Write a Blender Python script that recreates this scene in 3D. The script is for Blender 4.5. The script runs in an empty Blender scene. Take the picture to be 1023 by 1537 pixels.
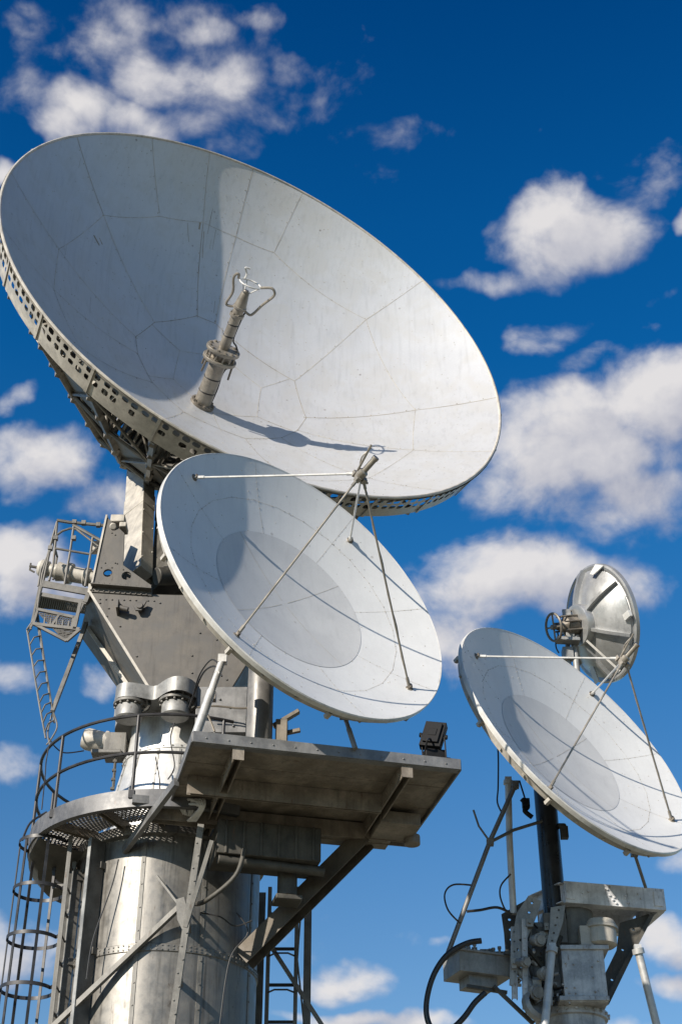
import bpy, bmesh, math, random
from mathutils import Vector, Matrix
random.seed(7)
sc = bpy.context.scene
col = sc.collection
PI = math.pi
# ------------------------------------------------------------------ camera
F = 2200.0; PITCH = math.radians(35); CX, CY = 511.5, 768.5
CAM = Vector((0, 0, 1.6))
RT = Vector((1, 0, 0)); FWD = Vector((0, math.cos(PITCH), math.sin(PITCH))); UPV = Vector((0, -math.sin(PITCH), math.cos(PITCH)))
def ray(x, y): return FWD + RT * ((x - CX) / F) - UPV * ((y - CY) / F)
def at(x, y, Y):
    d = ray(x, y); return CAM + d * (Y / d.y)
def atz(x, y, z):
    d = ray(x, y); return CAM + d * ((z - 1.6) / d.z)
cam = bpy.data.objects.new('camera', bpy.data.cameras.new('camera')); col.objects.link(cam)
cam.location = CAM; cam.rotation_euler = (PI / 2 + PITCH, 0, 0)
cam.data.sensor_fit = 'VERTICAL'; cam.data.sensor_height = 36; cam.data.lens = F / 1537 * 36
cam.data.clip_end = 5000; sc.camera = cam
# ------------------------------------------------------------------ light
SUN = Vector((-0.5852, -0.6878, 0.4295)).normalized()
sun = bpy.data.objects.new('sun', bpy.data.lights.new('sun', 'SUN')); col.objects.link(sun)
sun.data.energy = 5.0; sun.data.angle = math.radians(0.5); sun.data.color = (1, 0.91, 0.78)
sun.rotation_euler = SUN.to_track_quat('Z', 'Y').to_euler(); sun.location = (-20, -20, 30)
sc.view_settings.view_transform = 'Standard'; sc.view_settings.look = 'None'
sc.view_settings.exposure = 0.64; sc.view_settings.gamma = 1
sc.render.engine = 'CYCLES'
# ------------------------------------------------------------------ materials
class NT:
    def __init__(s, nt): s.nt = nt
    def n(s, t, **k):
        nd = s.nt.nodes.new(t)
        for a, b in k.items(): setattr(nd, a, b)
        return nd
    def put(s, sock, v):
        if v is None: return
        if hasattr(v, 'is_output'): s.nt.links.new(v, sock)
        else: sock.default_value = v
    def m(s, op, a, b=None, c=None, clamp=False):
        nd = s.n('ShaderNodeMath', operation=op, use_clamp=clamp)
        for i, v in enumerate((a, b, c)): s.put(nd.inputs[i], v)
        return nd.outputs[0]
    def v(s, op, a, b=None, out=0):
        nd = s.n('ShaderNodeVectorMath', operation=op); s.put(nd.inputs[0], a)
        if b is not None:
            if op == 'SCALE': s.put(nd.inputs[3], b)
            else: s.put(nd.inputs[1], b)
        return nd.outputs[out]
    def mix(s, f, a, b, blend='MIX'):
        nd = s.n('ShaderNodeMix', data_type='RGBA', blend_type=blend)
        s.put(nd.inputs[0], f); s.put(nd.inputs[6], a); s.put(nd.inputs[7], b); return nd.outputs[2]
    def mr(s, v, a, b, c=0.0, d=1.0, smooth=True):
        nd = s.n('ShaderNodeMapRange', interpolation_type='SMOOTHSTEP' if smooth else 'LINEAR')
        for i, q in enumerate((v, a, b, c, d)): s.put(nd.inputs[i], q)
        return nd.outputs[0]
    def noise(s, vec, scale, detail=4, rough=0.55, dist=0.0):
        nd = s.n('ShaderNodeTexNoise'); s.put(nd.inputs['Vector'], vec)
        nd.inputs['Scale'].default_value = scale; nd.inputs['Detail'].default_value = detail
        nd.inputs['Roughness'].default_value = rough; nd.inputs['Distortion'].default_value = dist
        return nd.outputs['Fac']
def rgba(c): return (c[0], c[1], c[2], 1)
def mat(name, base, rough=0.5, metal=0.0, mottle=0.18, streak=0.0, rust=0.0, rustcol=(0.10, 0.05, 0.025), speck=0.0, bump=0.02, tint=None, big=0.0, spec=0.5, mscale=5, rvar=0.11):
    mt = bpy.data.materials.new(name); mt.use_nodes = True; t = NT(mt.node_tree)
    b = mt.node_tree.nodes['Principled BSDF']
    co = t.n('ShaderNodeNewGeometry').outputs['Position']
    n1 = t.noise(co, mscale, 6, 0.6); n2 = t.noise(co, 38, 4, 0.7)
    k = t.m('ADD', t.mr(n1, 0.3, 0.7, 1 - mottle, 1 + mottle * 0.6), t.mr(n2, 0.3, 0.7, -max(mottle * 0.25, 0.022), max(mottle * 0.25, 0.022)))
    c = t.v('SCALE', base, k)
    if tint:
        c = t.mix(t.mr(t.noise(co, 2.3, 5, 0.6, 0.6), 0.42, 0.66), c, rgba(tint))
    if streak:
        st = t.noise(t.v('MULTIPLY', co, (9, 9, 0.55)), 1.6, 5, 0.65)
        c = t.mix(t.mr(st, 0.48, 0.72, 0, streak), c, t.v('SCALE', base, 0.38))
    if rust:
        rn = t.noise(t.v('MULTIPLY', co, (5, 5, 1.6)), 2.2, 9, 0.72, 0.3)
        c = t.mix(t.mr(rn, 0.67 - rust * 0.2, 0.78 - rust * 0.15, 0, 0.85), c, rgba(rustcol))
    if speck:
        sp = t.n('ShaderNodeTexVoronoi'); t.put(sp.inputs['Vector'], co); sp.inputs['Scale'].default_value = 3.6
        gate = t.mr(t.noise(co, 1.1, 3), 0.45, 0.62)
        c = t.mix(t.m('MULTIPLY', t.mr(sp.outputs['Distance'], 0.045, 0.1, speck, 0), gate), c, (0.13, 0.10, 0.08, 1))
    mt.node_tree.links.new(c, b.inputs['Base Color'])
    b.inputs['Metallic'].default_value = metal
    b.inputs['Specular IOR Level'].default_value = spec
    t.put(b.inputs['Roughness'], t.mr(n1, 0.25, 0.75, max(rough - rvar, 0.05), min(rough + rvar, 1)))
    h = n2
    if big: h = t.m('ADD', t.m('MULTIPLY', n2, 0.12), t.m('MULTIPLY', t.noise(co, 1.6, 2, 0.5), big))
    bp = t.n('ShaderNodeBump'); bp.inputs['Strength'].default_value = min(1, bump * 8); bp.inputs['Distance'].default_value = bump
    t.put(bp.inputs['Height'], h); mt.node_tree.links.new(bp.outputs[0], b.inputs['Normal'])
    return mt
M = {}
M['reflector'] = mat('white_reflector_paint', (0.475, 0.48, 0.495), 0.42, 0.3, 0.035, streak=0.16, tint=(0.46, 0.457, 0.455), speck=0.6, bump=0.002, big=0.05, mscale=1.5, rvar=0.02)
M['reflector_clean'] = mat('white_dish_paint', (0.555, 0.56, 0.565), 0.5, 0.08, 0.04, streak=0.08, speck=0.4, bump=0.002, big=0.1, mscale=2, rvar=0.03)
M['grey_panel'] = mat('grey_centre_panel', (0.455, 0.46, 0.468), 0.55, 0.08, 0.05, streak=0.1, speck=0.3, bump=0.004, big=0.6, mscale=2)
M['sealant'] = mat('seam_sealant', (0.395, 0.37, 0.33), 0.8, 0, 0.35, bump=0.003)
M['seam_dark'] = mat('dirty_seam', (0.29, 0.26, 0.215), 0.85, 0, 0.35, bump=0.003)
M['cream'] = mat('cream_painted_steel', (0.4, 0.375, 0.335), 0.5, 0.1, 0.2, streak=0.35, rust=0.25, bump=0.006)
M['turret'] = mat('weathered_taupe_steel', (0.095, 0.087, 0.078), 0.55, 0.15, 0.2, streak=0.45, rust=0.3, rustcol=(0.05, 0.035, 0.025), tint=(0.082, 0.078, 0.074), bump=0.006, speck=0.4)
M['galv_light'] = mat('light_galvanised_steel', (0.40, 0.40, 0.405), 0.5, 0.25, 0.35, streak=0.5, rust=0.5, rustcol=(0.11, 0.07, 0.045), bump=0.008, speck=0.6)
M['galv'] = mat('galvanised_steel', (0.27, 0.27, 0.265), 0.52, 0.3, 0.3, streak=0.45, rust=0.3, bump=0.006)
M['galv_dull'] = mat('dull_galvanised_steel', (0.165, 0.16, 0.15), 0.6, 0.25, 0.3, streak=0.5, rust=0.35, bump=0.008)
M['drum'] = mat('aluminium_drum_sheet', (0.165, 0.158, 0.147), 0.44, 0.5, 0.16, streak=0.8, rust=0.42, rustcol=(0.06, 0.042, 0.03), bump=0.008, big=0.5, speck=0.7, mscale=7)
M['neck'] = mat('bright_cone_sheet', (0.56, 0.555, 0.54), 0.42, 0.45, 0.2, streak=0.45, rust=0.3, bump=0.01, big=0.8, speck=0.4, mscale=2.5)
M['alu'] = mat('bare_aluminium', (0.46, 0.46, 0.46), 0.5, 0.4, 0.18, streak=0.25, rust=0.12, bump=0.005)
M['white_tube'] = mat('white_tube_paint', (0.55, 0.545, 0.53), 0.4, 0.1, 0.14, streak=0.3, rust=0.15, bump=0.004)
M['platform'] = mat('platform_steel', (0.23, 0.20, 0.165), 0.6, 0.15, 0.35, streak=0.5, rust=0.5, rustcol=(0.09, 0.05, 0.03), tint=(0.15, 0.125, 0.10), bump=0.008)
M['fascia'] = mat('grey_fascia_steel', (0.17, 0.17, 0.172), 0.5, 0.35, 0.25, streak=0.3, rust=0.2, bump=0.006)
M['rail_grey'] = mat('grey_rail_paint', (0.12, 0.115, 0.107), 0.55, 0.25, 0.35, rust=0.35, bump=0.005)
M['dark'] = mat('dark_railing_steel', (0.03, 0.03, 0.033), 0.5, 0.3, 0.4, rust=0.15, bump=0.004)
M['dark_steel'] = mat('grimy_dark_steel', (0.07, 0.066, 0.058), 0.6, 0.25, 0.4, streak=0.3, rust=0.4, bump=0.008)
M['truss'] = mat('truss_steel', (0.22, 0.205, 0.18), 0.5, 0.3, 0.35, streak=0.4, rust=0.45, bump=0.006)
M['backskin'] = mat('reflector_back_skin', (0.1, 0.097, 0.092), 0.6, 0.3, 0.3, streak=0.3, rust=0.3, bump=0.008)
M['feed'] = mat('feed_tube_alloy', (0.27, 0.245, 0.21), 0.42, 0.35, 0.25, streak=0.35, rust=0.3, bump=0.006)
M['feed_dark'] = mat('feed_flange_steel', (0.17, 0.15, 0.125), 0.5, 0.35, 0.35, streak=0.3, rust=0.45, bump=0.006)
M['shade_brown_steel'] = mat('shade_darkened_steel', (0.085, 0.07, 0.053), 0.6, 0.2, 0.35, streak=0.4, rust=0.35, bump=0.008)  # brown darkened to paint the platform's shade onto the raking strut
M['black_tube'] = mat('black_mast_paint', (0.022, 0.022, 0.024), 0.32, 0.1, 0.3, bump=0.004)
M['mast'] = mat('brushed_mast_steel', (0.17, 0.165, 0.16), 0.5, 0.2, 0.25, streak=0.35, rust=0.2, bump=0.004)
M['head_paint'] = mat('pale_galvanised_channel', (0.60, 0.61, 0.64), 0.5, 0.1, 0.25, streak=0.45, rust=0.55, rustcol=(0.12, 0.08, 0.055), bump=0.008, speck=0.7)
M['ring_steel'] = mat('grey_walkway_steel', (0.115, 0.115, 0.12), 0.5, 0.25, 0.3, streak=0.35, rust=0.3, bump=0.006)
M['rubber'] = mat('black_cable_rubber', (0.018, 0.018, 0.02), 0.45, 0, 0.2, bump=0.003)
M['plastic'] = mat('black_lamp_housing', (0.010, 0.010, 0.011), 0.6, 0, 0.2, bump=0.002, spec=0.2)
M['lens'] = mat('lamp_glass', (0.30, 0.31, 0.32), 0.1, 0.0, 0.05, bump=0.001)
M['small_back'] = mat('light_grey_dish_back', (0.37, 0.375, 0.38), 0.38, 0.55, 0.14, streak=0.3, rust=0.18, bump=0.005, mscale=3)
# ------------------------------------------------------------------ mesh builder
class MB:
    def __init__(s, T=None): s.bm = bmesh.new(); s.T = T or Matrix.Identity(4); s.mi = 0
    def vt(s, p): return s.bm.verts.new(s.T @ Vector(p))
    def f(s, vs):
        try:
            fc = s.bm.faces.new(vs); fc.material_index = s.mi; return fc
        except ValueError: return None
    def frame(s, a, b, up=None):
        z = (Vector(b) - Vector(a)).normalized()
        u = Vector(up) if up is not None else (Vector((0, 0, 1)) if abs(z.z) < 0.9 else Vector((1, 0, 0)))
        x = u.cross(z).normalized(); y = z.cross(x); return x, y, z
    def beam(s, a, b, w, h, up=None):
        a, b = Vector(a), Vector(b); x, y, z = s.frame(a, b, up); q = []
        for p in (a, b):
            q.append([s.vt(p + x * (i * w / 2) + y * (j * h / 2)) for i, j in ((-1, -1), (1, -1), (1, 1), (-1, 1))])
        s.f(q[0][::-1]); s.f(q[1])
        for i in range(4): s.f([q[0][i], q[0][(i + 1) % 4], q[1][(i + 1) % 4], q[1][i]])
    def channel(s, a, b, w, h, t, up=None):
        # U section: web faces +y, flanges towards -y
        a, b = Vector(a), Vector(b); x, y, z = s.frame(a, b, up)
        pr = [(-w / 2, -h / 2), (-w / 2, h / 2), (w / 2, h / 2), (w / 2, -h / 2), (w / 2 - t, -h / 2), (w / 2 - t, h / 2 - t), (-w / 2 + t, h / 2 - t), (-w / 2 + t, -h / 2)]
        A = [s.vt(a + x * i + y * j) for i, j in pr]; B = [s.vt(b + x * i + y * j) for i, j in pr]; n = len(pr)
        for i in range(n): s.f([A[i], B[i], B[(i + 1) % n], A[(i + 1) % n]])
        for L in (A, B):
            s.f([L[0], L[1], L[6], L[7]]); s.f([L[1], L[2], L[5], L[6]]); s.f([L[2], L[3], L[4], L[5]])
    def box(s, c, d, ax=None):
        c = Vector(c); X, Y, Z = ax or (Vector((1, 0, 0)), Vector((0, 1, 0)), Vector((0, 0, 1)))
        vs = [s.vt(c + X * (i * d[0] / 2) + Y * (j * d[1] / 2) + Z * (k * d[2] / 2)) for i in (-1, 1) for j in (-1, 1) for k in (-1, 1)]
        for q in ((0, 1, 3, 2), (4, 6, 7, 5), (0, 4, 5, 1), (2, 3, 7, 6), (0, 2, 6, 4), (1, 5, 7, 3)): s.f([vs[i] for i in q])
    def tube(s, pts, r, n=8, closed=False, cap=True):
        pts = [Vector(p) for p in pts]; N = len(pts); rings = []; px = None
        for i, p in enumerate(pts):
            if closed: d = pts[(i + 1) % N] - pts[i - 1]
            else: d = pts[min(i + 1, N - 1)] - pts[max(i - 1, 0)]
            d.normalize()
            if px is None: x, y, _ = s.frame((0, 0, 0), d)
            else:
                x = (px - d * px.dot(d)).normalized(); y = d.cross(x)
            px = x; rr = r[i] if isinstance(r, (list, tuple)) else r
            rings.append([s.vt(p + x * (rr * math.cos(2 * PI * k / n)) + y * (rr * math.sin(2 * PI * k / n))) for k in range(n)])
        for i in range(N if closed else N - 1):
            A, B = rings[i], rings[(i + 1) % N]
            for k in range(n): s.f([A[k], A[(k + 1) % n], B[(k + 1) % n], B[k]])
        if cap and not closed: s.f(rings[0][::-1]); s.f(rings[-1])
    def spline(s, pts, r, n=8, sub=6, closed=False):
        pts = [Vector(p) for p in pts]; o = []; N = len(pts)
        for i in range(N if closed else N - 1):
            if closed: a, b, c, d = pts[i - 1], pts[i], pts[(i + 1) % N], pts[(i + 2) % N]
            else: a, b, c, d = pts[max(i - 1, 0)], pts[i], pts[i + 1], pts[min(i + 2, N - 1)]
            for k in range(sub):
                t = k / sub
                o.append(0.5 * ((2 * b) + (c - a) * t + (2 * a - 5 * b + 4 * c - d) * t * t + (3 * b - a - 3 * c + d) * t ** 3))
        if not closed: o.append(pts[-1])
        s.tube(o, r, n, closed)
    def cyl(s, a, b, r, n=20, r2=None): s.tube([a, b], [r, r if r2 is None else r2], n)
    def lathe(s, prof, a, axis, n=48, t0=0, t1=2 * PI, cap=False):
        a = Vector(a); z = Vector(axis).normalized(); x, y, _ = s.frame((0, 0, 0), z); full = abs(t1 - t0 - 2 * PI) < 1e-4
        m = n if full else n + 1; R = []
        for k in range(m):
            th = t0 + (t1 - t0) * k / n
            R.append([s.vt(a + z * w + (x * math.cos(th) + y * math.sin(th)) * r) for r, w in prof])
        for k in range(n):
            A, B = R[k], R[(k + 1) % m]
            for i in range(len(prof) - 1): s.f([A[i], B[i], B[i + 1], A[i + 1]])
    def bolt(s, p, nrm, r=0.02, h=0.015, n=6):
        p = Vector(p); d = Vector(nrm).normalized(); s.tube([p - d * 0.003, p + d * h], [r, r * 0.92], n)
    def plate(s, outer, thick, holes=()):
        # outer: 3D points in one plane, holes: lists of 3D points, thick: vector
        sub = bmesh.new(); ed = []
        for loop in [outer] + list(holes):
            vs = [sub.verts.new(Vector(p)) for p in loop]
            for i in range(len(vs)): ed.append(sub.edges.new((vs[i], vs[(i + 1) % len(vs)])))
        bmesh.ops.triangle_fill(sub, edges=ed, use_beauty=True, use_dissolve=False)
        r = bmesh.ops.extrude_face_region(sub, geom=list(sub.faces))
        for v in [g for g in r['geom'] if isinstance(g, bmesh.types.BMVert)]: v.co += Vector(thick)
        mp = {v: s.vt(v.co) for v in sub.verts}
        for fc in sub.faces: s.f([mp[v] for v in fc.verts])
        sub.free()
    def plateY(s, px, Y, th, holes=()):
        s.plate([at(x, y, Y) for x, y in px], (0, th, 0),
                [[at(x, y, Y) + Vector((r * math.cos(a * PI / 6), 0, r * math.sin(a * PI / 6))) for a in range(12)] for x, y, r in holes])
    def build(s, name, mats, parent=None, sharp=38, bevel=0):
        bmesh.ops.recalc_face_normals(s.bm, faces=s.bm.faces)
        for fc in s.bm.faces: fc.smooth = True
        for e in s.bm.edges:
            if len(e.link_faces) == 2 and e.calc_face_angle(0) > math.radians(sharp): e.smooth = False
        me = bpy.data.meshes.new(name); ob = bpy.data.objects.new(name, me); col.objects.link(ob)
        if parent is None:
            vs = s.bm.verts; zmin = min(v.co.z for v in vs)
            org = Vector((sum(v.co.x for v in vs) / len(vs), sum(v.co.y for v in vs) / len(vs), zmin))
        else:
            ob.parent = parent; org = ORG[parent.name]
        ORG[ob.name] = org if parent is None else ORG[parent.name]
        bmesh.ops.translate(s.bm, verts=s.bm.verts, vec=-org)
        s.bm.to_mesh(me); s.bm.free()
        if parent is None: ob.location = org
        for m_ in (mats if isinstance(mats, (list, tuple)) else [mats]): me.materials.append(M[m_])
        if bevel:
            b = ob.modifiers.new('bevel', 'BEVEL'); b.width = bevel; b.segments = 2; b.limit_method = 'ANGLE'; b.angle_limit = math.radians(40)
        return ob
ORG = {}
def thing(name, loc, label, cat, group=None):
    o = bpy.data.objects.new(name, None); col.objects.link(o); o.location = loc; o.empty_display_size = 0.2
    ORG[o.name] = Vector(loc); return tag(o, label, cat, group)
def tag(o, label, cat, group=None):
    o['label'] = label; o['category'] = cat
    if group: o['group'] = group
    return o
def lerp(a, b, t): return Vector(a) * (1 - t) + Vector(b) * t
# ------------------------------------------------------------------ ground
def ground():
    mt = bpy.data.materials.new('dry_grass_and_gravel'); mt.use_nodes = True; t = NT(mt.node_tree)
    b = mt.node_tree.nodes['Principled BSDF']; co = t.n('ShaderNodeNewGeometry').outputs['Position']
    c = t.mix(t.mr(t.noise(co, 0.35, 6), 0.4, 0.6), (0.10, 0.12, 0.05, 1), (0.30, 0.26, 0.20, 1))
    c = t.mix(t.m('MULTIPLY', t.noise(co, 9, 5), 0.5), c, (0.16, 0.13, 0.09, 1))
    mt.node_tree.links.new(c, b.inputs['Base Color']); b.inputs['Roughness'].default_value = 0.95
    M['ground'] = mt
    mb = MB(); n = 24; S = 2400
    g = [[mb.vt((-S + 2 * S * i / n, -S + 2 * S * j / n, 0)) for j in range(n + 1)] for i in range(n + 1)]
    for i in range(n):
        for j in range(n): mb.f([g[i][j], g[i + 1][j], g[i + 1][j + 1], g[i][j + 1]])
    o = mb.build('ground', 'ground'); o['kind'] = 'structure'
ground()
# ------------------------------------------------------------------ paraboloid helpers (local frame: origin at rim centre, +z out of the bowl)
def dish_frame(c, n):
    n = Vector(n).normalized(); u = Vector((0, 0, 1)).cross(n).normalized(); v = n.cross(u)
    return Matrix(((u.x, v.x, n.x, c[0]), (u.y, v.y, n.y, c[1]), (u.z, v.z, n.z, c[2]), (0, 0, 0, 1)))
class Bowl:
    def __init__(s, R, h): s.R, s.h = R, h
    def p(s, r, th, off=0.0):                 # r as fraction of R, th in degrees
        a = math.radians(th); k = s.h
        P = Vector((r * s.R * math.cos(a), r * s.R * math.sin(a), k * r * r - s.h))
        return P + s.nrm(r, th) * off if off else P
    def nrm(s, r, th):
        a = math.radians(th); sl = 2 * s.h * r / s.R
        return Vector((-sl * math.cos(a), -sl * math.sin(a), 1)).normalized()
    def skin(s, mb, r0, r1, off, nr=36, nt=144, t0=0, t1=360):
        full = abs(t1 - t0 - 360) < 1e-3; m = nt if full else nt + 1
        G = [[mb.vt(s.p(r0 + (r1 - r0) * i / nr, t0 + (t1 - t0) * k / nt, off)) for k in range(m)] for i in range(nr + 1)]
        for i in range(nr):
            for k in range(nt): mb.f([G[i][k], G[i + 1][k], G[i + 1][(k + 1) % m], G[i][(k + 1) % m]])
        return G
    def chord(s, p0, p1, gap):
        # points of a seam that is straight when seen along the dish axis
        (r0, a0), (r1, a1) = p0, p1; A, B = math.radians(a0), math.radians(a1)
        x0, y0, x1, y1 = r0 * math.cos(A), r0 * math.sin(A), r1 * math.cos(B), r1 * math.sin(B)
        n = max(2, int(math.hypot(x1 - x0, y1 - y0) * s.R / gap)); o = []
        for k in range(n):
            x, y = x0 + (x1 - x0) * k / n, y0 + (y1 - y0) * k / n; o.append((math.hypot(x, y), math.degrees(math.atan2(y, x))))
        return o
    def strip(s, mb, pts, w, off=0.003):
        P = []
        for i in range(len(pts) - 1): P += s.chord(pts[i], pts[i + 1], 0.15)
        P.append(pts[-1]); prev = None
        for i, (r, a) in enumerate(P):
            q = s.p(r, a, off); j = min(i + 1, len(P) - 1); i0 = max(i - 1, 0)
            d = (s.p(*P[j]) - s.p(*P[i0])).normalized(); sd = s.nrm(r, a).cross(d) * (w / 2 * random.uniform(0.7, 1.25))
            cur = (mb.vt(q + sd), mb.vt(q - sd))
            if prev: mb.f([prev[0], cur[0], cur[1], prev[1]])
            prev = cur
    def rivets(s, mb, pts, gap, rad, off=0.0):
        for i in range(len(pts) - 1):
            for r, a in s.chord(pts[i], pts[i + 1], gap):
                if random.random() < 0.2: continue
                a += random.uniform(-.1, .1); mb.bolt(s.p(r, a), s.nrm(r, a), rad * random.uniform(0.7, 1.3), 0.005)
# ------------------------------------------------------------------ the largest dish
C1 = Vector((-1.1864, 17.0, 17.5737)); N1 = Vector((0.46629, -0.84957, 0.24657)); R1, H1 = 4.3107, 1.8496
def big_dish():
    T = dish_frame(C1, N1); B = Bowl(R1, H1); W = lambda p: T @ Vector(p)
    t = thing('satellite_dish', W((0, 0, -3.0)), 'largest white dish with seamed panels, perforated rim and a long feed tube at its centre', 'satellite dish')
    mb = MB(T); G = B.skin(mb, 0.02, 1.0, 0.0, 44, 192)
    K = mb.bm.verts.new(W(B.p(0, 0)))
    for k in range(192): mb.f([K, G[0][k], G[0][(k + 1) % 192]])
    mb.mi = 1
    rad_out = [137.5, 115, 99.5, 88, 74.8, 38, -4.5, -27, -53, -80, 167, 188, 212, 240]
    lines = []
    for a in rad_out: lines.append([(0.752, a), (0.998, a)])
    inner = {137.5: 142, 99.5: 104, 88: 91, 38: 23, -4.5: -14, -27: -31, -53: -49, -80: -78, 167: 170, 188: 186, 212: 212, 240: 240}
    for a, b in inner.items(): lines.append([(0.35, b), (0.752, a)])
    so = sorted(rad_out); ring = [(0.752 + random.uniform(-.012, .012), a) for a in so]; ring.append((ring[0][0], ring[0][1] + 360)); lines.append(ring)
    si = sorted(inner.values()); ri = [(0.35 + random.uniform(-.01, .01), a) for a in si]; ri.append((ri[0][0], ri[0][1] + 360)); lines.append(ri)
    for a in range(20, 380, 60): lines.append([(0.2, a), (0.34, a + 6)])
    lines.append([(0.2, a) for a in range(20, 381, 60)])
    for i, L in enumerate(lines):
        mb.mi = 1 if i % 3 else 2
        B.strip(mb, L, 0.0095)
        B.rivets(mb, [(r, a + 0.5) for r, a in L], 0.17, 0.009)
    mb.mi = 1
    for rr in (0.875, 0.62, 0.48): B.rivets(mb, [(rr, a) for a in range(0, 361, 10)], 0.2, 0.006)
    for a in (126, 107, 94, 81, 56, 17, -16, -40, -66, 150, 178, 200): B.rivets(mb, [(0.4, a), (0.98, a)], 0.15, 0.006)
    for k in range(520):
        r = math.sqrt(random.uniform(0.03, 0.98)); a = random.uniform(0, 360); mb.bolt(B.p(r, a), B.nrm(r, a), random.uniform(0.004, 0.010), 0.004)
    mb.mi = 2                                            # the dark scuff high on the left and the runs below two joints
    for (r, a, w, L) in ((0.70, 146, 0.07, 0.16), (0.685, 144, 0.04, 0.1), (0.75, 100.5, 0.05, 0.12), (0.72, 99, 0.018, 0.45), (0.735, 105, 0.012, 0.3), (0.74, 95, 0.012, 0.35)):
        B.strip(mb, [(r, a), (r - L / R1, a + random.uniform(-.6, .6))], w * 0.55, 0.0025)
    for k in range(8):
        r, a = random.uniform(.45, .97), random.uniform(60, 200); p = B.p(r, a); q_ = Vector((p.x, p.y - random.uniform(.15, .5), 0)); r2 = q_.length / R1
        B.strip(mb, [(r, a), (r2, math.degrees(math.atan2(q_.y, q_.x)))], random.uniform(.004, .009), 0.002)
    ob = mb.build('reflector', ['reflector', 'sealant', 'seam_dark'], t)
    mb = MB(T); B.skin(mb, 0.2, 1.0, -0.05, 14, 96)
    mb.build('back_skin', 'backskin', t)
    mb = MB(T)                                           # rolled lip
    mb.tube([B.p(1.0, a) + Vector((0, 0, -0.012)) for a in range(0, 360, 2)], 0.024, 8, True)
    mb.build('rim_lip', 'cream', t)
    # perforated band
    D = 0.46; n = 168; rows = [(0.035, 0.165), (0.165, 0.30), (0.30, 0.43)]
    mb = MB(T)
    def q(s, d): a = 2 * PI * s / n; rr = R1 * (1.004 - 0.018 * d / D); return Vector((rr * math.cos(a), rr * math.sin(a), -d))
    for s in range(n):
        solid = s % 42 == 0
        for j, (d0, d1) in enumerate(rows):
            has = not solid and (j == 0 or (j == 1 and (s // 22) % 2 == 0 and random.random() < 0.95) or (j == 1 and random.random() < 0.35))
            if j == 2: has = False
            o = [(s, d0), (s + .5, d0), (s + 1, d0), (s + 1, (d0 + d1) / 2), (s + 1, d1), (s + .5, d1), (s, d1), (s, (d0 + d1) / 2)]
            ov = [mb.vt(q(*k)) for k in o]
            if has:
                w = random.uniform(0.30, 0.38); hh = random.uniform(0.28, 0.38) * (d1 - d0); cx, cy = s + .5 + random.uniform(-.06, .06), (d0 + d1) / 2
                iv = [mb.vt(q(cx + math.copysign(abs(math.cos(a)) ** .6, math.cos(a)) * w, cy + math.copysign(abs(math.sin(a)) ** .6, math.sin(a)) * hh)) for a in [math.radians(-135 + 45 * k) for k in range(8)]]
                for k in range(8): mb.f([ov[k], ov[(k + 1) % 8], iv[(k + 1) % 8], iv[k]])
            else: mb.f(ov)
        mb.f([mb.vt(q(s, 0)), mb.vt(q(s + 1, 0)), mb.vt(q(s + 1, 0.03)), mb.vt(q(s, 0.03))])
        mb.f([mb.vt(q(s, 0.43)), mb.vt(q(s + 1, 0.43)), mb.vt(q(s + 1, 0.46)), mb.vt(q(s, 0.46))])
        a0, a1 = q(s, 0.46), q(s + 1, 0.46); k = 0.978
        mb.f([mb.vt(a0), mb.vt(a1), mb.vt((a1.x * k, a1.y * k, a1.z)), mb.vt((a0.x * k, a0.y * k, a0.z))])
    bmesh.ops.remove_doubles(mb.bm, verts=mb.bm.verts, dist=0.0005)
    for a in range(0, 360, 15):
        r_ = math.radians(a + 4)
        mb.beam((R1 * 1.006 * math.cos(r_), R1 * 1.006 * math.sin(r_), -0.005), (R1 * 0.99 * math.cos(r_), R1 * 0.99 * math.sin(r_), -0.455), 0.05, 0.012, (math.cos(r_), math.sin(r_), 0))
    mb.build('perforated_rim_band', 'cream', t, sharp=50)
    # truss
    RH, WH = 1.1, -3.42
    def ch(a, f):
        if f < 0.7: g = f / 0.7; r, w = R1 * 0.972 + (2.05 - R1 * 0.972) * g, -0.47 + (-2.72 + 0.47) * g
        else: g = (f - 0.7) / 0.3; r, w = 2.05 + (RH - 2.05) * g, -2.72 + (WH + 2.72) * g
        return Vector((math.cos(a) * r, math.sin(a) * r, w))
    inn = lambda a, f: B.p(0.95 - 0.75 * f, math.degrees(a), -0.07)
    NR = 24
    for k in range(NR):
        a = 2 * PI * (k + .3) / NR; up = (math.cos(a), math.sin(a), 0)
        mb = MB(T)
        mb.channel(ch(a, 0), ch(a, .7), 0.07, 0.09, 0.012, up); mb.channel(ch(a, .7), ch(a, 1), 0.07, 0.09, 0.012, up)
        fs = [0.02, 0.2, 0.38, 0.56, 0.74, 0.92]
        for i in range(len(fs) - 1):
            mb.beam(ch(a, fs[i]), inn(a, fs[i] + 0.09), 0.04, 0.04, up); mb.beam(inn(a, fs[i] + 0.09), ch(a, fs[i + 1]), 0.04, 0.04, up)
        for i in range(5):
            p = ch(a, fs[i] + .01); mb.box(p, (0.1, 0.1, 0.12))
        mb.build('truss_rib', 'truss', t)
    for k in range(NR):
        a, b = 2 * PI * (k + .3) / NR, 2 * PI * (k + 1.3) / NR
        mb = MB(T)
        if k % 2:
            mb.tube([ch(a, 0.03), ch(b, 0.36)], 0.024, 6); mb.tube([ch(b, 0.36), ch(a, 0.68)], 0.026, 6)
        else:
            mb.tube([ch(b, 0.03), ch(a, 0.36)], 0.024, 6); mb.tube([ch(a, 0.36), ch(b, 0.68)], 0.026, 6)
        mb.tube([inn(a, 0.45), ch(b, 0.36)], 0.022, 6)
        mb.build('truss_brace', 'truss', t)
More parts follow.
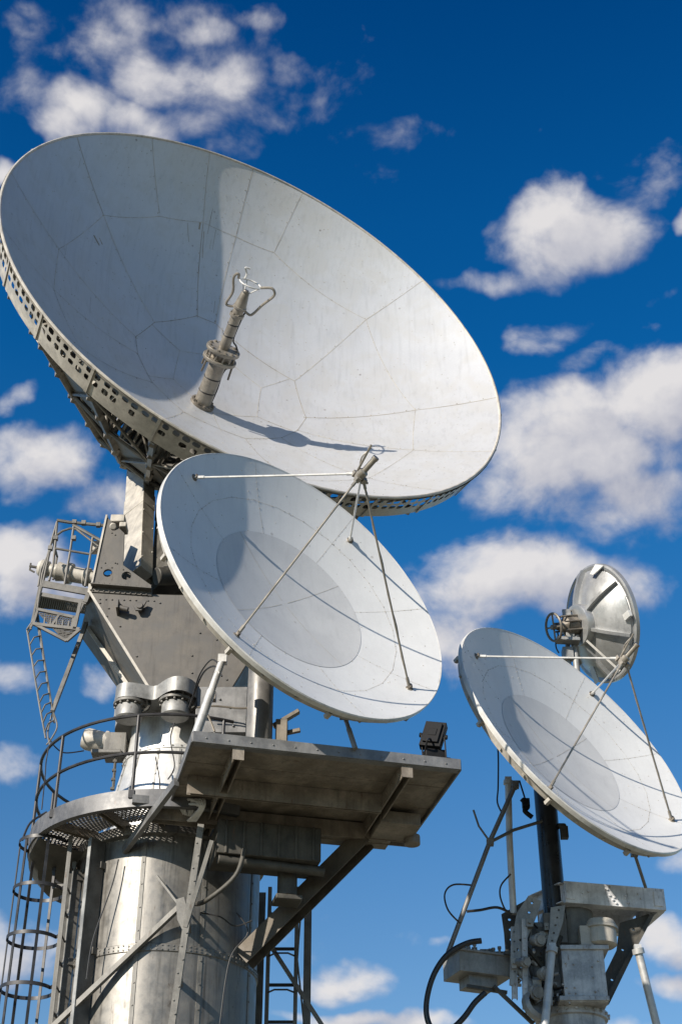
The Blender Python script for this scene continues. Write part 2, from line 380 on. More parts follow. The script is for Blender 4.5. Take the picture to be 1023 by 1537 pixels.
    for f in (0.36, 0.68, 0.98):
        mb = MB(T); mb.tube([ch(2 * PI * (k + .3) / NR, f) for k in range(NR)], 0.032, 6, True); mb.build('truss_ring', 'galv_dull', t)
    # closed skin panels between some ribs
    for k in range(NR):
        a, b = 2 * PI * (k + .34) / NR, 2 * PI * (k + 1.26) / NR
        f0, f1 = random.choice(((0.14, 0.34), (0.37, 0.67), (0.37, 0.67), (0.55, 0.68)))
        for f0, f1 in ((f0, f1), (0.70, 0.97)):
            mb = MB(T); I = Vector((0, 0, 0.06))
            A_, B_, C_, D_ = (mb.vt(p + I) for p in (ch(a, f0), ch(b, f0), ch(b, f1), ch(a, f1))); mb.f([A_, B_, C_]); mb.f([A_, C_, D_])
            mb.build('back_panel', 'galv_dull', t)
    mb = MB(T); mb.lathe([(0.3, -2.2), (1.0, -2.3), (1.05, -3.42), (0.9, -3.5), (0.1, -3.5)], (0, 0, 0), (0, 0, 1), 32)
    for k in range(24): mb.bolt((0.93 * math.cos(k * PI / 12), 0.93 * math.sin(k * PI / 12), -3.47), (0, 0, -1), 0.03, 0.05)
    mb.build('hub', 'dark_steel', t)
    # feed
    Bp = Vector((-2.2216, 18.2148, 16.4548)); Tp = Vector((-1.4103, 16.4631, 17.4286))
    ax = (Tp - Bp).normalized(); L = (Tp - Bp).length
    xx = ax.cross(Vector((0, 0, 1))).normalized(); yy = ax.cross(xx)
    FM = Matrix(((xx.x, yy.x, ax.x, Bp.x), (xx.y, yy.y, ax.y, Bp.y), (xx.z, yy.z, ax.z, Bp.z), (0, 0, 0, 1)))
    fm = MB(FM); fm.lathe([(0.0, -0.15), (0.135, -0.15), (0.135, 0.86), (0.0, 0.86)], (0, 0, 0), (0, 0, 1), 28)
    fm.lathe([(0.085, 0.9), (0.085, 1.62), (0, 1.62)], (0, 0, 0), (0, 0, 1), 24)
    fd = fm.build('feed_tube', 'feed', t)
    fm = MB(FM); d = FM.inverted().to_3x3() @ (T.to_3x3() @ B.nrm(0.18, -115))
    fm.lathe([(0.1, 0.05), (0.2, 0.045), (0.205, 0.0), (0.205, -0.06), (0.1, -0.06)], (0, 0, 0.0), d, 32)
    for k in range(10):
        a = k * PI / 5; x_, y_, _ = fm.frame((0, 0, 0), d); fm.bolt((x_ * math.cos(a) + y_ * math.sin(a)) * 0.17 + d * 0.045, d, 0.018, 0.03)
    fm.build('base_flange', 'feed_dark', fd)
    fm = MB(FM)
    for z0 in (0.80, 0.965):
        fm.lathe([(0.09, z0), (0.27, z0), (0.275, z0 + .01), (0.275, z0 + .045), (0.27, z0 + .055), (0.09, z0 + .055)], (0, 0, 0), (0, 0, 1), 36)
    fm.lathe([(0.17, 0.855), (0.17, 0.965)], (0, 0, 0), (0, 0, 1), 20)
    for k in range(12):
        a = k * PI / 6; p = Vector((0.225 * math.cos(a), 0.225 * math.sin(a), 0)); fm.cyl(p + Vector((0, 0, 0.77)), p + Vector((0, 0, 1.045)), 0.017, 8); fm.bolt(p + Vector((0, 0, 1.02)), (0, 0, 1), 0.028, 0.02)
    fm.build('clamp_collar', 'feed', fd)
    for a in (0.5, 2.4, 4.0, 5.5):
        fm = MB(FM); p = Vector((0.255 * math.cos(a), 0.255 * math.sin(a), 0)); fm.cyl(p + Vector((0, 0, 0.86)), p * 1.06 + Vector((0, 0, 0.60)), 0.017, 8); fm.build('clamp_pin', 'feed_dark', fd)
    fm = MB(FM); fm.lathe([(0.07, 1.58), (0.115, 1.585), (0.115, 1.63), (0.09, 1.635), (0.082, 1.72), (0.11, 1.73), (0.11, 1.76), (0.1, 1.765), (0.062, 2.0), (0.04, 2.04), (0, 2.04)], (0, 0, 0), (0, 0, 1), 28)
    for k in range(8): a = k * PI / 4; fm.bolt((0.1 * math.cos(a), 0.1 * math.sin(a), 1.63), (0, 0, 1), 0.012, 0.02)
    fm.build('feed_cone', 'feed', fd)
    fm = MB(FM); fm.spline([(-.14, -.03, .02), (-.15, -.02, .3), (-.145, -.04, .6), (-.25, -.13, .8), (-.29, -.15, .93), (-.2, -.08, 1.08), (-.1, -.03, 1.2), (-.1, -.02, 1.55), (-.12, -.02, 1.7)], .014, 6)
    for z in (.25, .5, 1.25, 1.45): fm.lathe([(.137 if z < .8 else .087, z - .012), (.143 if z < .8 else .093, z), (.137 if z < .8 else .087, z + .012)], (0, 0, 0), (0, 0, 1), 20)
    fm.build('feed_cable', 'rubber', fd)
    vx = FM.inverted().to_3x3() @ Vector((0.985, -0.12, -0.1)); vx = Vector((vx.x, vx.y, 0)).normalized()
    fm = MB(FM); up = Vector((0, 0, 1)); vy = up.cross(vx)
    fm.tube([vx * (0.17 * math.cos(a * PI / 12)) + vy * (0.17 * math.sin(a * PI / 12)) + Vector((0, 0, 2.16)) + vx * 0.02 for a in range(24)], 0.013, 8, True)
    for a in (0, 2.1, 4.2): fm.tube([vx * 0.05 * math.cos(a) + vy * 0.05 * math.sin(a) + up * 2.0, vx * (0.17 * math.cos(a) + .02) + vy * 0.17 * math.sin(a) + up * 2.16], 0.011, 6)
    fm.spline([vx * -0.1 + vy * 0.1 + up * 2.17, vx * -0.1 + vy * 0.12 + up * 2.25, vx * -0.15 + vy * 0.1 + up * 2.33, vx * -0.08 + vy * 0.12 + up * 2.34], 0.016, 6)
    fm.build('feed_ring', 'white_tube', fd)
    for sx, R_ in ((1, 0.42), (-1, 0.25)):
        fm = MB(FM)
        fm.spline([vx * sx * 0.06 + up * 1.74, vx * sx * 0.15 + up * 1.70, vx * sx * 0.22 + up * 1.72, vx * sx * R_ * 0.75 + up * 1.93, vx * sx * R_ + up * 2.12, vx * sx * R_ * 0.97 + up * 2.2, vx * sx * R_ * 0.8 + up * 2.23, vx * sx * 0.18 + up * 2.16], 0.021, 8, 5)
        fm.build('feed_handle', 'feed', fd)
big_dish()
# ------------------------------------------------------------------ the two mast dishes
def mast_dish(c, n, R, H, apex, feet, label, disc=0.52):
    T = dish_frame(c, n); B = Bowl(R, H); W = lambda p: T @ Vector(p)
    t = thing('satellite_dish', W((0, 0, -H - 0.1)), label, 'satellite dish', 'white mast dishes with four feed struts')
    mb = MB(T); G = B.skin(mb, 0.02, 1.0, 0, 30, 128); K = mb.bm.verts.new(W(B.p(0, 0)))
    for k in range(128): mb.f([K, G[0][k], G[0][(k + 1) % 128]])
    mb.mi = 1; lines = []
    for a in range(12, 372, 45): lines.append([(0.52, a), (0.99, a)])
    lines.append([(0.74, a) for a in range(0, 361, 15)])
    for L in lines: B.strip(mb, L, 0.0035, 0.002); B.rivets(mb, L, 0.085, 0.0065)
    for k in range(90):
        r = math.sqrt(random.uniform(0.27, 0.98)); a = random.uniform(0, 360); mb.bolt(B.p(r, a), B.nrm(r, a), random.uniform(0.004, 0.008), 0.004)
    mb.build('reflector', ['reflector_clean', 'sealant'], t)
    mb = MB(T); G = B.skin(mb, 0.02, disc, 0.004, 14, 96); K = mb.bm.verts.new(W(B.p(0, 0, 0.004)))
    for k in range(96): mb.f([K, G[0][k], G[0][(k + 1) % 96]])
    mb.mi = 1
    for a in range(35, 395, 90): B.strip(mb, [(0.03, a), (disc, a)], 0.006, 0.006); B.rivets(mb, [(0.03, a), (disc, a)], 0.12, 0.006, 0.006)
    B.rivets(mb, [(disc - 0.006, a) for a in range(0, 361, 15)], 0.09, 0.006)
    mb.build('centre_panel', ['grey_panel', 'sealant'], t)
    # rim with rolled edge and stiffening band
    mb = MB(T); pr = []
    mb.lathe([(R - 0.004, 0.0), (R + 0.012, 0.008), (R + 0.024, -0.004), (R + 0.024, -0.06), (R - 0.01, -0.075), (R * 0.985, -0.06)], (0, 0, 0), (0, 0, 1), 128)
    mb.build('rim', 'white_tube', t)
    mb = MB(T); mb.lathe([(R * 0.985, -0.06), (R * 0.97, -0.17), (R * 0.94, -0.19), (R * 0.8, -0.28), (R * 0.5, -0.46), (R * 0.25, -H - 0.1), (0.12, -H - 0.12)], (0, 0, 0), (0, 0, 1), 96)
    for k in range(28):
        a = 2 * PI * k / 28
        if k % 3 == 0: mb.box((R * 0.985 * math.cos(a), R * 0.985 * math.sin(a), -0.15), (0.05, 0.05, 0.09))
        else: mb.bolt((R * 0.978 * math.cos(a), R * 0.978 * math.sin(a), -0.13), (math.cos(a), math.sin(a), 0), 0.02, 0.02)
    mb.build('back_shell', 'cream', t)
    for k in range(12):
        a = 2 * PI * (k + 0.5) / 12; mb = MB(T)
        prof = [(R * 0.8, -0.275), (R * 0.5, -0.455), (R * 0.25, -H - 0.09), (R * 0.25, -H - 0.16), (R * 0.5, -0.53), (R * 0.8, -0.315)]
        tv = Vector((-math.sin(a), math.cos(a), 0)) * 0.03
        mb.plate([Vector((r * math.cos(a), r * math.sin(a), w)) - tv / 2 for r, w in prof], tv); mb.build('back_rib', 'galv_dull', t)
    mb = MB(T); mb.lathe([(0.05, -H - 0.1), (0.3, -H - 0.1), (0.3, -H - 0.26), (0.25, -H - 0.29), (0, -H - 0.29)], (0, 0, 0), (0, 0, 1), 28); mb.build('hub', 'galv_dull', t)
    # feed struts
    A = Vector(apex)
    for i, (r, a) in enumerate(feet):
        mb = MB(T); f0 = B.p(r, a); d = (A - f0).normalized(); e = A - d * 0.05
        mb.tube([f0, lerp(f0, e, .5) + Vector((0, 0, -0.004)), e], 0.0135, 8)
        mb.cyl(f0 + d * 0.01, f0 + d * 0.14, 0.022, 8); mb.cyl(e - d * 0.14, e, 0.02, 8)
        if i == 3: mb.spline([lerp(f0, e, f_) + Vector((.018 * (-1) ** k_, .012, .0)) for k_, f_ in enumerate((.02, .15, .3, .45, .6, .75, .9, .99))], .007, 6, 4)
        st = mb.build('feed_strut', 'feed' if i % 2 else 'white_tube', t)
        mb = MB(T); nn = B.nrm(r, a); mb.lathe([(0, 0.012), (0.04, 0.01), (0.05, 0)], f0, nn, 12); mb.box(f0 + nn * 0.03, (0.03, 0.05, 0.05)); mb.build('strut_foot', 'feed_dark', st)
    mb = MB(T)
    nrmA = Vector((0.1, 0.15, 1)).normalized()
    mb.cyl(A - nrmA * 0.02, A + nrmA * 0.25, 0.036, 16); mb.cyl(A + nrmA * 0.22, A + nrmA * 0.26, 0.042, 16); mb.lathe([(0.02, -0.1), (0.045, -0.09), (0.06, -0.05), (0.062, 0.03), (0.04, 0.05)], A, nrmA, 16)
    for r, a in feet:
        d = (A - B.p(r, a)).normalized(); mb.box(A - d * 0.09, (0.055, 0.055, 0.07)); mb.bolt(A - d * 0.1 + Vector((0.03, 0, 0)), (1, 0.2, 0), 0.016, 0.03)
    mb.spline([A + Vector((-0.06, 0.05, 0.05)), A + Vector((-0.1, 0.08, 0.16)), A + Vector((-0.06, 0.12, 0.3))], 0.009, 6)
    mb.tube([A + Vector((-0.06, 0.02, 0.0)), A + Vector((-0.1, 0.1, 0.34))], 0.014, 6)
    mb.build('feed_head', 'feed', t)
    return t, T, B
C2 = Vector((-0.4154, 15.0, 11.1053)); N2 = Vector((0.59523, -0.75168, 0.28402)); R2 = 2.0689
C3 = Vector((3.1955, 18.0, 10.5196)); N3 = Vector((0.59457, -0.70675, 0.38339)); R3 = 1.9785
d2, T2, B2 = mast_dish(C2, N2, R2, 0.467, (-0.292, 0.2, 1.55), [(0.899, 139.5), (0.844, -130.8), (0.854, 51.9), (0.871, -38.1)], 'white dish on the tower platform overlapping the lower edge of the largest dish')
d3, T3, B3 = mast_dish(C3, N3, R3, 0.467, (-0.172, 0.185, 1.25), [(0.866, 140.5), (0.92, -130.8), (0.915, 50.4), (0.884, -33)], 'white dish on the black mast at the right, cut by the picture edge')
# ------------------------------------------------------------------ tower
AX = Vector((-2.1754, 18.0, 0)); ZW = 8.85
def tower():
    t = thing('steel_tower', (AX.x, AX.y, 0), 'round riveted sheet metal drum tower with a tapering bright neck, carrying the largest dish', 'tower')
    rd = 1.14
    mb = MB(); mb.lathe([(rd, 0), (rd, 4.9), (rd + .012, 4.91), (rd + .012, 4.99), (rd, 5.0), (rd, 7.18), (rd + .014, 7.19), (rd + .014, 7.27), (rd, 7.28), (rd, 8.6), (rd * 1.05, 8.62), (rd * 1.05, 8.74), (0.9, 8.76)], AX, (0, 0, 1), 96)
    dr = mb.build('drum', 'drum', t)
    mb = MB()
    for z in (7.21, 7.25, 4.95):
        for k in range(110):
            a = 2 * PI * k / 110; d = Vector((math.cos(a), math.sin(a), 0)); mb.bolt(AX + d * (rd + .013) + Vector((0, 0, z + random.uniform(-.006, .006))), d, 0.012, 0.01)
    for a0 in (-140, -100, -62, -20, 20, 160):
        a = math.radians(a0); d = Vector((math.cos(a), math.sin(a), 0)); tx = Vector((-d.y, d.x, 0))
        mb.beam(AX + d * (rd + .004) + Vector((0, 0, 0.1)), AX + d * (rd + .004) + Vector((0, 0, 7.17)), 0.05, 0.008, d)
        mb.beam(AX + d * (rd + .004) + Vector((0, 0, 7.29)), AX + d * (rd + .004) + Vector((0, 0, 8.58)), 0.05, 0.008, d)
        for z in range(12): mb.bolt(AX + d * (rd + .006) + Vector((0, 0, 5.1 + z * 0.29 + random.uniform(-.02, .02))), d, 0.011, 0.012)
    mb.build('riveted_seams', 'galv_dull', dr)
    mb = MB(); mb.lathe([(0.93, 8.77), (0.9, 9.05), (0.8, 9.6), (0.72, 9.98), (0.735, 9.985), (0.735, 10.03), (0.70, 10.035), (0.66, 10.4), (0.66, 10.62)], AX, (0, 0, 1), 72)
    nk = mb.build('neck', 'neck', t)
    for a0 in (-150, -128, -104, -82, -60, -30, 170):
        mb = MB(); a = math.radians(a0); d = Vector((math.cos(a), math.sin(a), 0))
        mb.beam(AX + d * 0.906 + Vector((0, 0, 9.06)), AX + d * 0.728 + Vector((0, 0, 9.97)), 0.03, 0.012, d)
        for z in range(6): f = z / 6 + .08; mb.bolt(AX + d * (0.906 - 0.178 * f + .005) + Vector((0, 0, 9.06 + 0.91 * f)), d, 0.013, 0.012)
        mb.build('neck_rib', 'galv', nk)
    mb = MB()
    for k in range(40):
        a = 2 * PI * k / 40; d = Vector((math.cos(a), math.sin(a), 0)); mb.bolt(AX + d * 0.733 + Vector((0, 0, 10.007)), d, 0.012, 0.012)
    mb.build('bolt_ring', 'galv_dull', nk)
    # scalloped collar
    mb = MB(); cc = Vector((AX.x, AX.y, 10.52)); pts = []
    for k in range(120):
        a = 2 * PI * k / 120; front = max(0.0, min(1.0, (math.cos(a - math.radians(-103)) - 0.6) / 0.3)); r = 0.88 + (0.16 + 0.25 * (0.5 + 0.5 * math.cos(10 * (a - math.radians(-122)))) ** 0.8) * front
        pts.append(Vector((cc.x + r * math.cos(a), cc.y + r * math.sin(a), cc.z)))
    low = [mb.vt(p) for p in pts]; hi = [mb.vt(p + Vector((0, 0, 0.2))) for p in pts]
    li = [mb.vt(lerp(cc, p, .94) + Vector((0, 0, 0.03))) for p in pts]; ce = mb.vt(cc + Vector((0, 0, 0.03))); ch = mb.vt(cc + Vector((0, 0, 0.2)))
    for k in range(120):
        j = (k + 1) % 120; mb.f([low[k], low[j], hi[j], hi[k]]); mb.f([low[k], low[j], li[j], li[k]]); mb.f([li[k], li[j], ce]); mb.f([hi[k], hi[j], ch])
    mb.build('scalloped_collar', 'galv', t, sharp=50)
    # vertical cable channel left of the front, sunlit edge and shaded web put into colours
    def pt(x, y, Y): return at(x, y, Y)
    # the seven channels and angle posts
    for a0, w, z0, z1 in ((-129, 0.05, 0.3, 8.6), (-154, 0.05, 0.3, 8.4)):
        a = math.radians(a0); d = Vector((math.cos(a), math.sin(a), 0)); dp = .22 if a0 == -129 else .1; tx = Vector((-d.y, d.x, 0))
        mb = MB(); p = AX + d * (rd + dp / 2 + .02); mb.channel(p + Vector((0, 0, z0)), p + Vector((0, 0, z1)), dp, w, 0.012, tx)
        for z in (1.2, 3.0, 4.6, 6.0, 7.25, 8.3): mb.box(AX + d * (rd + .03) + Vector((0, 0, z)), (.1, .1, .08), (d, tx, Vector((0, 0, 1))))
        cb = mb.build('cable_channel', 'rail_grey', t); mb = MB(); mb.beam(AX + d * (rd + dp + .028) + Vector((0, 0, z0)), AX + d * (rd + dp + .028) + Vector((0, 0, z1)), .055, .01, d); mb.build('lit_edge_strip', 'galv', cb)
    return t
tower()
def motor(c, s, label):
    t = thing('gear_motor', c, label, 'motor', 'gear motors around the tower neck')
    c = Vector(c); z = Vector((0, 0, 1))
    mb = MB(); mb.lathe([(0, 0), (0.165 * s, 0), (0.185 * s, 0.02), (0.185 * s, 0.17), (0.17 * s, 0.19), (0.12 * s, 0.2), (0.12 * s, 0.3)], c, z, 32); mb.build('housing', 'galv', t)
    mb = MB(); mb.lathe([(0.1, 0.2 * s), (0.225 * s, 0.2), (0.225 * s, 0.235), (0.1, 0.24)], c, z, 32)
    for k in range(12):
        a = k * PI / 6; p = c + Vector((0.2 * s * math.cos(a), 0.2 * s * math.sin(a), 0.17)); mb.cyl(p, p + Vector((0, 0, 0.16)), 0.016, 6)
    mb.build('bolted_flange', 'galv_dull', t)
    mb = MB(); mb.spline([c + Vector((0.17 * s, -0.03, 0.1)), c + Vector((0.25, -0.06, 0.14)), c + Vector((0.25, 0, 0.27)), c + Vector((0.16, 0.1, 0.36))], 0.022, 8); mb.build('conduit', 'dark_steel', t)
    mb = MB(); mb.box(c + Vector((0.13 * s, 0.1, 0.28)), (0.12, 0.14, 0.18)); mb.build('terminal_box', 'galv_dull', t, bevel=0.01)
motor(at(193, 1081, 17.1), 0.95, 'left of two upright drum-shaped motors under the front of the tower collar')
motor(at(263, 1077, 17.0), 1.0, 'right of two upright drum-shaped motors under the front of the tower collar')
def side_motor():
    c = at(142, 1112, 17.9); t = thing('gear_motor', c - Vector((0, 0, 0.2)), 'pale lying motor sticking out left of the tower neck behind the railing', 'motor', 'gear motors around the tower neck')
    mb = MB(); mb.lathe([(0, -0.17), (0.12, -0.16), (0.15, -0.1), (0.15, 0.12), (0.17, 0.13), (0.17, 0.17), (0.1, 0.18), (0.1, 0.5)], c, (0.95, 0.1, -0.2), 24)
    mb.build('housing', 'cream', t)
    mb = MB(); mb.box(c + Vector((0.3, 0, -0.1)), (0.3, 0.3, 0.32)); mb.box(c + Vector((0.2, -0.1, -0.24)), (0.4, 0.2, 0.06)); mb.build('gear_case', 'galv_dull', t, bevel=0.015)
    mb = MB(); mb.tube([c + Vector((0.32, -0.1, -0.2)), c + Vector((0.33, -0.1, -0.75))], 0.02, 6)
    for k in range(4): mb.box(c + Vector((0.32, -0.1, -0.35 - .13 * k)), (0.05, 0.05, 0.03))
    mb.build('hanging_chain', 'dark_steel', t)
side_motor()
# ------------------------------------------------------------------ mount between tower and largest dish
def mount():
    t = thing('antenna_mount', (AX.x, AX.y, 10.7), 'tapering taupe steel turret box with gusset plates and box arms under the largest dish', 'antenna mount')
    Yf, Yb = 17.0, 18.15
    tl, tr, br, bl = at(135, 889, Yf), at(432, 897, Yf), at(343, 1042, Yf), at(222, 1030, Yf)
    tl2 = at(119, 953, Yb); tr2 = Vector((tr.x, Yb + .5, tr.z)); bl2 = at(206, 1075, Yb); br2 = Vector((br.x, Yb + .3, br.z))
    mb = MB(); P = [mb.vt(p) for p in (tl, tr, br, bl, tl2, tr2, br2, bl2)]
    for q in ((0, 1, 2, 3), (4, 7, 6, 5), (0, 3, 7, 4), (1, 5, 6, 2), (0, 4, 5, 1), (3, 2, 6, 7)): mb.f([P[i] for i in q])
    tb = mb.build('turret_box', 'turret', t, bevel=0.012)
    mb = MB()                                                  # raised edge angle, weld flange and stiffener on the left face
    mb.beam(tl + Vector((0, -.004, 0)), bl + Vector((0, -.004, 0)), 0.035, 0.012, (0, -1, 0))
    mb.beam(tl + Vector((-.006, 0.02, 0)), tl + Vector((-.006, 0.02, 0.14)), 0.04, 0.05)
    a, b = lerp(tl, tl2, .62), lerp(bl, bl2, .55); mb.beam(lerp(a, b, .1) + Vector((-.02, 0, 0)), lerp(a, b, .95) + Vector((-.02, 0, 0)), 0.03, 0.05)
    mb.build('edge_trim', 'cream', tb)
    mb = MB()
    for x in range(150, 240, 9): mb.bolt(at(x, 899 + (x - 135) * .03, Yf) + Vector((0, -.002, 0)), (0, -1, 0), 0.012, 0.012)
    for (x, y) in ((150, 905), (160, 925), (163, 913), (205, 985), (288, 984), (288, 1010), (340, 1020), (325, 960), (240, 905), (300, 950), (180, 940)): mb.bolt(at(x, y, Yf), (0, -1, 0), 0.014, 0.014)
    mb.build('bolt_heads', 'turret', tb)
    for p0, sg in ((at(181, 915, Yf), 1), (at(211, 914, Yf), -1)):       # two lifting lugs
        mb = MB()
        if sg > 0: mb.plate([p0 + Vector((-.04, 0, .10)), p0 + Vector((-.04, -.16, .07)), p0 + Vector((-.04, -.16, -.06)), p0 + Vector((-.04, 0, -.1))], (.03, 0, 0)); mb.cyl(p0 + Vector((-.02, -.1, -.02)), p0 + Vector((.12, -.1, -.06)), .035, 12)
        else: mb.plate([p0 + Vector((x, -.1, z)) for x, z in ((-.09, 0), (-.05, -.08), (.03, -.08), (.09, .07), (.03, .09), (-.04, .05))], (0, .03, 0)); mb.cyl(p0 + Vector((.0, 0, -.01)), p0 + Vector((.0, -.12, -.01)), .045, 14)
        mb.build('lifting_lug', 'turret', tb, bevel=0.004)
    # front gusset with two round holes
    mb = MB(); g = [(161, 776), (187, 800), (185, 848), (227, 878), (228, 894), (137, 888), (146, 842)]
    mb.plateY(g, Yf - .02, 0.04, [(162, 860, 0.062), (190, 864, 0.066)])
    for x in range(140, 228, 8): mb.bolt(at(x, 886 + (x - 140) * .08, Yf - .02), (0, -1, 0), 0.013, 0.012); mb.bolt(at(x, 875 + (x - 140) * .085, Yf - .02), (0, -1, 0), 0.015, 0.02)
    for q in ((152, 852), (158, 845), (173, 845), (176, 846), (185, 855), (168, 800), (172, 795), (173, 803), (168, 852)): mb.bolt(at(*q, Yf - .02), (0, -1, 0), 0.012, 0.012)
    gp = mb.build('gusset_plate', 'turret', t, bevel=0.004)
    mb = MB(); mb.beam(at(161, 776, Yf + .02), at(137, 888, Yf + .02), 0.025, 0.12, (0, -1, 0)); mb.build('gusset_flange', 'cream', gp)
    mb = MB(); mb.beam(at(228, 886, Yf - .045), at(137, 879, Yf - .045), 0.012, 0.14, (0, -1, 0)); mb.build('doubler_strip', 'turret', gp)
    mb = MB(); mb.box(at(178, 783, Yf + .08), (0.2, 0.2, 0.12)); mb.cyl(at(170, 790, Yf - .06), at(170, 790, Yf + .2), 0.05, 12); mb.box(at(186, 793, Yf + .1), (0.1, 0.22, 0.08)); mb.build('bearing_cap', 'cream', gp, bevel=0.012)
    mb = MB(); mb.plateY(g, Yf + .55, 0.04, [(162, 858, 0.06)]); mb.build('gusset_plate', 'turret', t, bevel=0.004)
    # box arms up to the hub
    hub = C1 - N1 * 3.3
    for i, (xt, yt, xb, yb, w) in enumerate(((212, 700, 205, 868, 0.40), (262, 700, 250, 885, 0.42))):
        mb = MB(); a, b = at(xb, yb, 17.75), at(xt, yt, 18.95)
        mb.beam(a, b, w * 0.62, w, (0.75, -0.65, 0))
        x, y, z = mb.frame(a, b, (0.75, -0.65, 0))
        for k in range(9):
            p = lerp(a, b, 0.08 + .1 * k); mb.bolt(p + y * (w / 2) + x * 0.1 * (-1) ** k, y, 0.016, 0.015)
        mb.beam(lerp(a, b, .55), lerp(a, b, .68), w * 0.66, w * 1.05, (0.75, -0.65, 0))
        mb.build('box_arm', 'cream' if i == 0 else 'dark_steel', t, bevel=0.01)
    mb = MB(); a = at(228, 700, 18.95); mb.beam(a + Vector((-.28, 0, 0.0)), a + Vector((0.95, .1, -.05)), 0.55, 0.5); mb.beam(hub + Vector((0.1, 0, -0.2)), a + Vector((0.2, 0, 0)), 0.7, 0.5)
    mb.build('cross_head', 'galv_dull', t, bevel=0.012)
    mb = MB(); b0 = at(250, 888, 18.2); mb.box(b0 + Vector((0.3, 0.1, 0.08)), (1.5, 0.9, 0.16)); mb.box(at(280, 850, 18.4), (0.55, 0.5, 0.45)); mb.cyl(at(235, 865, 17.5), at(330, 865, 18.0), 0.13, 18); mb.beam(at(262, 880, 17.9), at(300, 740, 19.2), 0.28, 0.3); mb.box(at(300, 868, 17.7), (0.3, 0.3, 0.34))
    mb.build('elevation_gearbox', 'dark_steel', t, bevel=0.015)
    # flat grey cabinet behind the neck
    mb = MB(); c = at(334, 1078, 17.2); mb.box(c, (0.66, 0.5, 0.66))
    for q in ((310, 1060), (345, 1062), (322, 1100), (350, 1090), (330, 1050)): mb.bolt(at(*q, 16.95), (0, -1, 0), 0.018, 0.02)
    mb.build('cabinet', 'fascia', t, bevel=0.012)
mount()
